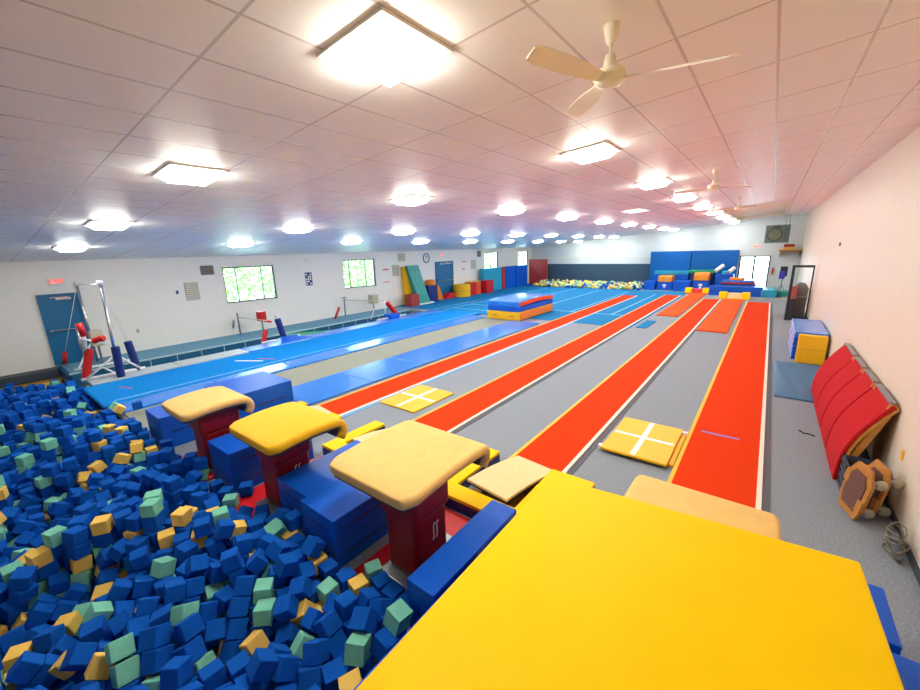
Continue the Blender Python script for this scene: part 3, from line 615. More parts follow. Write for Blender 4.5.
# wall fittings on the left wall
def plate(name, y0, y1, z0, z1, mt, label, cat, d=.03, x=XL, slats=0, slat_m='dgrey'):
    t = thing(name, label, cat, (x, (y0+y1)/2, (z0+z1)/2)); a = (y1-y0)/2; b = (z1-z0)/2
    g = MB(); g.box(0, d, -a, a, -b, b); link('panel', g, M[mt], t, .004)
    if slats:
        g = MB()
        for k in range(slats): z = -b+2*b*(k+.5)/slats; g.box(d, d+.012, -a+.03, a-.03, z-.012, z+.006)
        link('louvre', g, M[slat_m], t)
    return t
plate('wall_vent', 6.52, 7.02, 2.68, 3.06, 'brownvent', 'dark louvred vent high on the wall left of the first window', 'vent', slats=7)
plate('wall_vent', 5.84, 6.33, 1.7, 2.42, 'khaki', 'beige louvred vent lower left of the first window', 'vent', slats=9, slat_m='paper')
plate('wall_vent', 17.16, 17.7, 1.92, 2.6, 'khaki', 'beige louvred vent right of the second window', 'vent', slats=9, slat_m='paper')
plate('wall_vent', 17.7, 18.3, 2.8, 3.28, 'khaki', 'beige vent high above the leaning green mat', 'vent', slats=6, slat_m='paper')
plate('wall_vent', 25.5, 26.15, 1.9, 2.6, 'khaki', 'beige vent left of the third window', 'vent', slats=9, slat_m='paper')
plate('wall_vent', 26.35, 26.85, 2.82, 3.28, 'brownvent', 'dark vent high to the left of the third window', 'vent', slats=6)
plate('wall_box', 5.52, 5.6, 2.0, 2.14, 'bluep', 'tiny blue wall switch left of the lower beige vent', 'switch')
plate('wall_box', 4.02, 4.1, .7, .84, 'khaki', 'small beige socket on the left wall near the bars', 'socket')
t = plate('poster', 11.19, 11.57, 1.84, 2.5, 'bluep', 'small dark blue and white poster between the first two windows', 'poster', d=.01)
g = MB()
for k in range(5):
    for j in range(3):
        if (k*3+j) % 4 != 1: g.box(.0105, .013, -.16+.11*j, -.08+.11*j, -.28+.115*k, -.2+.115*k)
link('white_print', g, M['paper'], t)
def notice(y0, y1, z0, z1, label):
    t = plate('notice', y0, y1, z0, z1, 'paper', label, 'notice', d=.008); g = MB(); a = (y1-y0)/2; b = (z1-z0)/2
    g.box(.0085, .011, -a*.9, a*.9, b*.2, b*.8); link('red_print', g, M['signred'], t)
notice(16.33, 16.88, 2.2, 2.42, 'white notice with red lettering right of the second window'); notice(16.33, 16.88, 1.5, 1.64, 'lower faint notice right of the second window')
notice(24.3, 24.85, 2.38, 2.58, 'small notice with red lettering right of the far blue door'); notice(24.3, 24.72, 1.78, 2.05, 'lower small notice right of the far blue door')
t = thing('wall_clock', 'round white wall clock left of the far blue door', 'clock', (XL, 20.3, 2.92)); g = MB(); g.lathe([(.28, 0), (.33, .02), (.33, .05), (.28, .06), (.27, .03)], n=32, axis='x'); link('rim', g, M['dgrey'], t, smooth=True)
g = MB(); g.lathe([(.001, .03), (.28, .03)], n=32, axis='x'); link('dial', g, M['paper'], t)
g = MB(); g.obox((.04, .06, .06), (.003, 0, 0), (0, .07, .07), (0, .01, -.01)); g.obox((.04, -.03, .08), (.003, 0, 0), (0, -.035, .11), (0, .01, .004))
for k in range(12): a = k*PI/6; g.obox((.035, .23*math.sin(a), .23*math.cos(a)), (.003, 0, 0), (0, .02*math.sin(a), .02*math.cos(a)), (0, .008*math.cos(a), -.008*math.sin(a)))
link('hands_and_marks', g, M['dark'], t)
def exit_sign(loc, rz, label, s=.24):
    t = thing('exit_sign', label, 'sign', loc, rz); g = MB(); g.box(-.2*s/.24, .2*s/.24, 0, .04, -.12*s/.24, .12*s/.24); link('housing', g, M['paper'], t, .004)
    m_ = mat('lit_exit_red', '#ff2a20', .5, emit=1.0); text_part('lettering', 'EXIT', s*.72, m_, t, (0, -.004, -.005), (PI/2, 0, 0))
exit_sign((XL+.045, 2.24, 2.76), PI/2, 'lit red exit sign above the near blue door')
exit_sign((XL+.045, 22.0, 3.08), PI/2, 'small exit sign above the far blue door')
exit_sign((-.87, YF-.045, 3.05), 0, 'exit sign above the glass double doors')
def emergency_light(y, z, label):
    t = thing('emergency_light', label, 'emergency light', (XL, y, z)); g = MB(); g.box(0, .06, -.12, .12, -.05, .05); link('housing', g, M['paper'], t, .008)
    for s in (-1, 1): g = MB(); g.lathe([(.001, .0), (.03, 0), (.045, .06), (.001, .06)], (.08, s*.09, .07), n=12, axis='x'); link('lamp_head', g, M['paper'], t)
emergency_light(11.4, 3.07, 'small white twin emergency light above the blue poster')

# ------------------------------------------------------------------ far end
def upr(x0, x1, z0, z1, y, d, mt, label, name='wall_mat'):
    return wbox(name, x0, x1, y, y+d, z0, z1, mt, label)
wbox('wall_mat', -7.68, -4.83, 35.1, 35.5, .0, 2.83, 'wblue', 'left of the two huge blue mats standing against the far wall')
wbox('wall_mat', -4.78, -1.84, 35.1, 35.5, .0, 2.84, 'wblue', 'right of the two huge blue mats, next to the glass doors')
block(-7.5, -6.75, 32.9, 33.9, 0, .64, 'low blue block left of the far spotting boxes')
block(-5.47, -4.4, 32.7, 33.9, 0, .72, 'low blue block between the two far tan-topped boxes', logo=True)
def trapezoid(x0, x1, y, h, label):
    t = thing('vault_box', label, 'vaulting box', ((x0+x1)/2, y, 0)); a = (x1-x0)/2
    g = MB(); g.prism([(-a, 0), (a, 0), (a*.85, h*.6), (-a*.85, h*.6)], 'y', 0, 1.2); link('body', g, M['blue'], t, .02)
    g = MB(); pr = [(-.06, h*.6), (-.04, h*.85)]+[(.15-.15*math.cos(k*PI/8), h*.85+h*.15*math.sin(k*PI/8)) for k in range(1, 5)]+[(1.2, h), (1.2, h*.6)]
    g.prism(pr, 'x', -a*.82, a*.82); link('tan_top', g, mat('orange_tan_suede', '#d88a28', .7), t, .015)
    g = MB(); g.box(-.12, .12, -.012, 0, h*.3, h*.42); g.box(-.07, .07, -.012, 0, h*.18, h*.26); link('printed_mark', g, M['label'], t)
trapezoid(-6.68, -5.55, 33.1, 1.06, 'left tan-topped blue vaulting box before the far blue wall mats')
trapezoid(-4.3, -3.2, 32.9, 1.33, 'right tan-topped blue vaulting box before the far blue wall mats')
wbox('stacked_mat', -7.2, -4.75, 34.3, 35.05, 0, 1.1, 'blue', 'blue mat stack base behind the left vaulting box')
wbox('stacked_mat', -7.15, -4.75, 34.3, 35.05, 1.11, 1.36, 'cyan', 'light blue mat on top of the stack behind the left vaulting box')
wbox('stacked_mat', -4.65, -3.15, 34.3, 35.05, 0, 1.22, 'navy', 'navy mat stack base behind the right vaulting box')
wbox('stacked_mat', -4.75, -3.1, 34.25, 35.05, 1.23, 1.45, 'green', 'green mat on top of the stack behind the right vaulting box')
def roll(p, q, r, label):
    g = MB(); g.tube(p, q, r, n=20); solo('rolled_mat', g, M['white'], label, 'rolled mat', smooth=False)
roll((-3.0, 33.8, 1.42), (-2.62, 34.2, 1.8), .13, 'white rolled mat leaning on the blue pile, left of two')
roll((-2.2, 33.7, 1.36), (-1.95, 34.1, 1.62), .13, 'white rolled mat leaning on the blue pile, right of two')
wbox('stacked_mat', -2.95, -1.9, 33.5, 34.6, 0, 1.2, 'blue', 'blue foam pile under the two white rolls')
wbox('stacked_mat', -2.6, -2.32, 33.5, 34.4, 1.205, 1.42, 'cyan', 'light blue cushion between the two white rolls')
block(-3.0, -.2, 30.95, 31.9, 0, .6, 'long low navy blue block before the glass doors', mt='blue', logo=False)
wbox('stacked_mat', -2.5, -.55, 31.95, 32.95, .0, .68, 'navy', 'dark blue mat under the striped pile before the doors')
wbox('stacked_mat', -2.45, -.6, 31.95, 32.85, .69, .80, 'brick', 'purplish red mat in the striped pile before the doors')
wbox('stacked_mat', -2.4, -.65, 31.95, 32.75, .81, .93, 'pad', 'shiny blue mat topping the striped pile before the doors')
wbox('stacked_mat', -2.0, -1.2, 31.95, 32.6, .94, 1.09, 'orangev', 'small orange cushion on top of the striped pile before the doors')
wbox('low_mat', -.15, .55, 31.0, 33.0, 0, .45, 'cyan', 'pale cyan mat pile right of the long navy block')
wbox('low_mat', .6, 1.5, 31.8, 32.8, 0, .30, 'teal', 'low teal mat pile by the speaker stand')
def bolster(x0, x1, y, h, mid, label):
    t = thing('entry_bolster', label, 'mat', ((x0+x1)/2, y, 0)); a = (x1-x0)/2
    for s in (-1, 1):
        g = MB(); xa, xb = sorted((s*a, s*(a-.42))); g.prism([(0, 0), (.7, 0), (.62, h), (.12, h)], 'x', xa, xb); link('yellow_end', g, M['yellow'], t, .04)
    g = MB(); g.prism([(.03, 0), (.7, 0), (.62, h*.85), (.2, h*.85)], 'x', -a+.43, a-.43); link('middle', g, M[mid], t, .02)
    g = MB(); g.box(-a, a, -.12, 0, 0, .07); link('front_lip', g, M['yellow2' if mid == 'tan2' else 'orange2'], t)
bolster(-4.5, -3.02, 31.45, .38, 'red', 'yellow-ended bolster with a red middle at the end of the orange strip')
bolster(-2.28, -.7, 29.15, .40, 'tan2', 'yellow-ended bolster with a beige middle beside the rightmost runway')
# hung air unit, shelf, speaker, extinguisher
t = thing('air_handler', 'grey-green air unit hung from the ceiling at the far right', 'air conditioner', (.14, 32, 3.28))
g = MB(); g.box(-.6, .6, 0, .8, 0, 1.07); link('housing', g, M['acg'], t, .02); g = MB(); g.lathe([(.33, -.02), (.36, -.04), (.39, -.02), (.39, 0), (.33, 0)], (-.12, 0, .5), n=28, axis='y'); link('fan_grille', g, M['acd'], t)
g = MB(); g.lathe([(.001, -.012), (.33, -.012)], (-.12, 0, .5), n=28, axis='y'); link('fan_opening', g, mat('olive_grey_mesh', '#6e7763', .7), t)
g = MB(); g.box(-.25, .15, -.02, 0, .9, 1.0)
for k in range(7): g.box(.32, .56, -.02, 0, .12+.12*k, .16+.12*k)
link('louvre', g, M['acd'], t)
for xx in (.35, .5): g = MB(); g.tube((xx, .3, 1.05), (xx, .3, zc(.14)-3.28), .02); link('hanger_rod', g, M['gmetal'], t)
t = thing('wall_shelf', 'wooden shelf high on the far wall at the right corner', 'shelf', (.98, YF, 2.72)); g = MB(); g.box(-.6, .6, -1.3, 0, 0, .07); link('board', g, M['wood'], t, .01)
for s in (-.5, .5): g = MB(); g.prism([(-.9, 0), (0, 0), (0, -.4)], 'x', s-.02, s+.02); link('bracket', g, M['wood'], t)
wbox('storage_box', .55, 1.2, 34.4, 35.1, 2.795, 2.98, 'tan', 'tan box lying on the high wooden shelf', 'box'); wbox('storage_box', .6, 1.15, 34.45, 35.05, 2.985, 3.17, 'brick', 'reddish box stacked on the tan box on the high shelf', 'box')
t = thing('loudspeaker', 'violet-faced loudspeaker on a black tripod in the far right corner', 'speaker', (.76, 33, 0))
g = MB(); g.box(-.17, .2, .05, .38, 1.15, 1.78); link('cabinet', g, M['black'], t, .02); g = MB(); g.box(-.2, .1, -.02, .045, 1.0, 1.5); link('front_grille', g, M['purple'], t, .02)
g = MB(); g.tube((0, .2, .35), (0, .2, 1.2), .02); link('pole', g, M['black'], t)
for k in range(3): a = k*2*PI/3+.4; g = MB(); g.tube((0, .2, .6), (.35*math.cos(a), .2+.35*math.sin(a), .01), .013); link('leg', g, M['black'], t)
t = thing('fire_extinguisher', 'small red extinguisher on the far wall right of the glass doors', 'fire extinguisher', (.2, YF-.1, 1.1)); g = MB(); g.lathe([(.001, 0), (.05, 0), (.055, .03), (.055, .36), (.03, .45), (.001, .46)], n=16); link('cylinder', g, M['red'], t, smooth=True)
g = MB(); g.tube((0, 0, .45), (0, 0, .52), .02); g.tube((0, 0, .5), (.1, -.02, .46), .01); g.tube((.1, -.02, .46), (.09, -.02, .15), .01); link('nozzle', g, M['black'], t)

# ------------------------------------------------------------------ right side
# open glazed door swung out from the right wall
t = thing('glass_door', 'black-framed glass door standing open at right angles to the long right wall', 'door', (1.55, 22.3, 0))
g = MB(); g.box(-.76, -.66, -.03, .03, 0, 2.37); g.box(-.08, -.03, -.03, .03, 0, 2.37); g.box(-.66, -.08, -.03, .03, 2.27, 2.37); g.box(-.66, -.08, -.03, .03, 0, .16); link('frame', g, M['black'], t, .004)
g = MB(); g.box(-.66, -.08, -.004, .004, .16, 2.27); link('glass_pane', g, M['glass'], t)
g = MB(); g.tube((-.64, -.07, 1.02), (-.1, -.07, 1.02), .02); g.tube((-.64, .07, 1.02), (-.1, .07, 1.02), .02); link('push_bar', g, M['gmetal'], t)
t = thing('folded_mat', 'dark grey rounded mat leaning behind the open glass door', 'mat', (1.3, 23.6, 0)); g = MB(); g.prism([(-.35, 0), (.2, 0), (.22, 1.3), (.1, 1.5), (-.12, 1.55), (-.3, 1.35)], 'y', -.2, .2); link('body', g, mat('mid_grey_vinyl', '#8c8f8a', .6), t, .04)
wbox('foam_block', .82, 1.12, 23.0, 23.3, .85, 1.4, 'pink', 'pinkish red cushion seen through the open glass door', 'foam block'); wbox('foam_block', .82, 1.12, 23.0, 23.3, 0, .84, 'under', 'dark grey block under the pinkish cushion behind the glass door', 'foam block')
# stack of folded blue mats and a yellow mat leaning on its near end
for k in range(6):
    z0 = .002+k*.137; t = thing('panel_mat', 'folded blue panel mat by the right wall, %s of six in the stack' % ['lowest', 'second', 'third', 'fourth', 'fifth', 'topmost'][k], 'mat', (1.19, 16.05, z0), 0, 'folded blue panel mats by the right wall')
    g = MB(); g.box(-.37, .37, -1.3, 1.3, 0, .133); link('cover', g, M['pad'] if k == 5 else M['blue'], t, .02)
    g = MB(); g.box(-.374, -.365, -1.25, 1.25, .05, .08); link('white_seam', g, M['label'], t)
t = thing('leaning_mat', 'yellow mat propped upright on the near end of the blue mat stack', 'mat', (1.22, 14.5, 0)); g = MB(); g.box(-.31, .31, -.12, .12, 0, .8); link('cover', g, M['yellow2'], t, .02); g = MB(); g.box(-.3, .3, -.125, -.12, .39, .395); link('fold_seam', g, M['dgrey'], t); t.rotation_euler = (math.radians(-3), 0, 0)
g = MB(); n = 14
def zmat(i, j): return .055+.012*math.sin(i*1.7+j*.6)
vs = [(.44+1.06*i/n, 10.85+3.35*j/n, zmat(i, j) if 0 < i < n and 0 < j < n else .035) for j in range(n+1) for i in range(n+1)]
fs = [(j*(n+1)+i, j*(n+1)+i+1, (j+1)*(n+1)+i+1, (j+1)*(n+1)+i) for j in range(n) for i in range(n)]
g.add(vs, fs); g.box(.44, 1.5, 10.85, 14.2, 0, .034); solo('floor_mat', g, M['matblue'], 'creased slate blue mat lying flat on the carpet by the right wall', 'mat', smooth=True)
# curved red carpeted spring floor panels leaning on the wall
def curved_panel(ya, yb, lean, label, k):
    # profile in X-Z: foot out on the carpet, top touching the wall, bulging toward the room
    t = thing('curved_board', label, 'gym board', (1.1, ya, 0)); n = 12; H_ = 1.24-.05*k; X1 = .42
    pts = []
    for i in range(n+1):
        s = i/n; x = X1*s**1.0-.13*math.sin(PI*s)-.0; z = H_*s; pts.append((x, z))
    def off(d): 
        out = []
        for i, (x, z) in enumerate(pts):
            a = pts[max(0, i-1)]; b = pts[min(n, i+1)]; v = Vector((b[0]-a[0], b[1]-a[1])).normalized(); out.append((x+v.y*d, z-v.x*d))
        return out
    L_ = yb-ya; sk = .22
    def ribbon(d0, d1, y0, y1, nm, mt, bev=0):
        A = off(d0); B = off(d1); g = MB(); m_ = n+1; vs = []
        for yy in (y0, y1):
            for P_ in (A, B):
                for i, (x, z) in enumerate(P_): vs.append((x, yy-sk*0, max(z, .0)))
        def id_(a, b, i): return (a*2+b)*m_+i
        fs = []
        for i in range(n):
            fs += [(id_(0,0,i), id_(0,0,i+1), id_(1,0,i+1), id_(1,0,i)), (id_(0,1,i), id_(1,1,i), id_(1,1,i+1), id_(0,1,i+1)), (id_(0,0,i), id_(0,1,i), id_(0,1,i+1), id_(0,0,i+1)), (id_(1,0,i), id_(1,0,i+1), id_(1,1,i+1), id_(1,1,i))]
        fs += [(id_(0,0,0), id_(1,0,0), id_(1,1,0), id_(0,1,0)), (id_(0,0,n), id_(0,1,n), id_(1,1,n), id_(1,0,n))]
        g.add(vs, fs); return link(nm, g, mt, t, bev)
    ribbon(0, .05, 0, L_-.03, 'carpeted_face', M['rcarpet'], .012)
    ribbon(.052, .085, -.01, L_-.03, 'plywood_layer', M['ply'])
    for yy in (.02, L_-.08): g = MB(); g.prism([(.0, .0), (.07, .0), (X1+.06, H_-.02), (X1-.02, H_+.01)], 'y', yy, yy+.05); link('straight_rail', g, M['ply'], t)
    g = MB(); g.tube((.24, .1, .55), (.24, L_-.1, .55), .03); g.tube((.33, .1, .9), (.33, L_-.1, .9), .03); link('cross_bar', g, M['dark'], t)
    for yy in (.15, L_-.2): g = MB(); g.lathe([(.04, 0), (.055, .02), (.04, .04), (.055, .06), (.04, .08)], (.15, yy, .5), n=10, axis='x'); link('spring', g, M['gmetal'], t)
    g = MB(); g.box(X1-.03, X1+.04, .05, L_-.1, H_-.01, H_+.03); link('top_cap', g, M['gmetal'], t, .01)
ys = [(7.3, 8.35), (8.4, 9.3), (9.35, 10.3), (10.35, 11.7)]
nm = ['nearest', 'second nearest', 'third nearest', 'furthest']
for k, (a, b) in enumerate(ys): curved_panel(a, b, 0, 'curved red carpeted board leaning on the right wall, %s of four' % nm[k], k*.3)
# wooden equipment dollies on grey casters, in front of a crate
def dolly(x, y, rz, tilt, label):
    t = thing('equipment_dolly', label, 'dolly', (x, y, .0), rz); 
    oct_ = [(-.18, .02), (.18, .02), (.25, .2), (.25, .52), (.14, .68), (-.14, .68), (-.25, .52), (-.25, .2)]
    g = MB(); g.prism(oct_, 'y', 0, .035); link('board', g, M['wood'], t, .006)
    g = MB(); g.prism([(u*.72, .35+(w-.35)*.72) for u, w in oct_], 'y', -.012, -.001); link('carpet_inset', g, mat('brown_carpet', '#6b4a44', .95), t)
    for u, w in ((-.15, .14), (.15, .14), (-.15, .54), (.15, .54)):
        g = MB(); g.tube((u, .035, w), (u, .09, w), .03); q = link('caster', g, M['gmetal'], t)
        g = MB(); g.lathe([(.001, -.022), (.055, -.022), (.065, 0), (.055, .022), (.001, .022)], (u, .13, w), n=18, axis='x'); link('wheel', g, M['khaki'], q, smooth=True)
    for u, w in ((-.2, .45), (.2, .22)): g = MB(); g.box(u-.05, u+.05, -.02, .0, w-.08, w+.08); link('grip_block', g, M['wood'], t, .006)
    t.rotation_euler = (tilt, 0, rz)
dolly(1.14, 6.42, math.radians(-74), math.radians(-8), 'wooden octagonal dolly board standing on edge, the left of two')
dolly(1.31, 6.60, math.radians(-78), math.radians(-8), 'wooden octagonal dolly board standing on edge, the right of two by the wall')
t = thing('storage_crate', 'dark plastic crate behind the wooden dollies', 'crate', (1.35, 7.09, 0)); g = MB()
for z in (.0, .12, .24, .36): 
    g.box(-.2, .2, -.2, -.17, z, z+.07); g.box(-.2, .2, .17, .2, z, z+.07); g.box(-.2, -.17, -.17, .17, z, z+.07); g.box(.17, .2, -.17, .17, z, z+.07)
for sx in (-.2, .17):
    for sy in (-.2, .17): g.box(sx, sx+.03, sy, sy+.03, 0, .43)
g.box(-.17, .17, -.17, .17, 0, .02); link('body', g, M['crate'], t)
g = MB(); g.box(-.15, .15, -.15, .15, .03, .33); solo('stored_pad', g, M['blue'], 'blue pad inside the dark crate', 'foam block', (1.35, 7.09, 0), bevel=.04)
g = MB(); rr = random.Random(3)
for k in range(7):
    pts = []; ph = rr.random()*6; r0 = .1+.06*rr.random()
    for i in range(15):
        a = ph+i*2*PI/14; pts.append((1.47+r0*.5*math.cos(a)*(1+.2*math.sin(3*a+k)), 5.8+(r0*1.4)*math.sin(a), .03+.04*k+.03*math.sin(2*a+k)))
    g.path(pts, .009, 6)
solo('coiled_cable', g, M['cable'], 'tangled coil of grey wire on the carpet against the right wall', 'cable')
g = MB(); g.path([(.8, 9.0, .012), (.86, 8.9, .012), (.93, 8.92, .012), (1.0, 8.86, .012)], .012); solo('loose_cord', g, M['dark'], 'short dark cord on the carpet near the red boards', 'cord')
t = thing('wall_tag', 'small yellow tag on the right wall above the dollies', 'tag', (XR, 6.82, .77)); g = MB(); g.box(-.012, 0, -.035, .035, -.06, .06); link('card', g, M['yellow2'], t)
t = thing('wall_sensor', 'tiny grey sensor high on the right wall', 'sensor', (XR, 16.5, 3.25)); g = MB(); g.box(-.04, 0, -.06, .06, -.05, .05); link('housing', g, M['gmetal'], t, .01)

# ------------------------------------------------------------------ foliage outside the windows
def shrub(x, y, z, r, label, sd):
    rg = random.Random(sd); t = thing('tree', label, 'tree', (x, y, -.6)); g = MB(); g.tube((0, 0, 0), (0, 0, z+.6), .12, .07); link('trunk', g, M['wood'], t)
    g = MB()
    for k in range(1000):
        u = Vector((rg.gauss(0, 1), rg.gauss(0, 1), rg.gauss(0, 1))).normalized()*r*rg.random()**.33; c_ = Vector((0, 0, z+.6))+u
        a = Vector((rg.gauss(0, 1), rg.gauss(0, 1), rg.gauss(0, 1))).normalized(); b_ = a.orthogonal().normalized(); s = .13+.12*rg.random()
        g.add([c_-a*s, c_+b_*s*.5, c_+a*s, c_-b_*s*.5], [(0, 1, 2, 3)])
    link('foliage', g, M['leaf'], t)
for i, (x, y) in enumerate(((-24, 9.5), (-25, 13.5), (-24, 18), (-26, 23), (-24.5, 35), (-26, 44))):
    shrub(x, y, 2.0, 2.0, 'pale green leafy tree outside, seen through the %s' % ['near part of the first window', 'far part of the first window', 'near part of the second window', 'far part of the second window', 'third window', 'fourth window'][i], i)

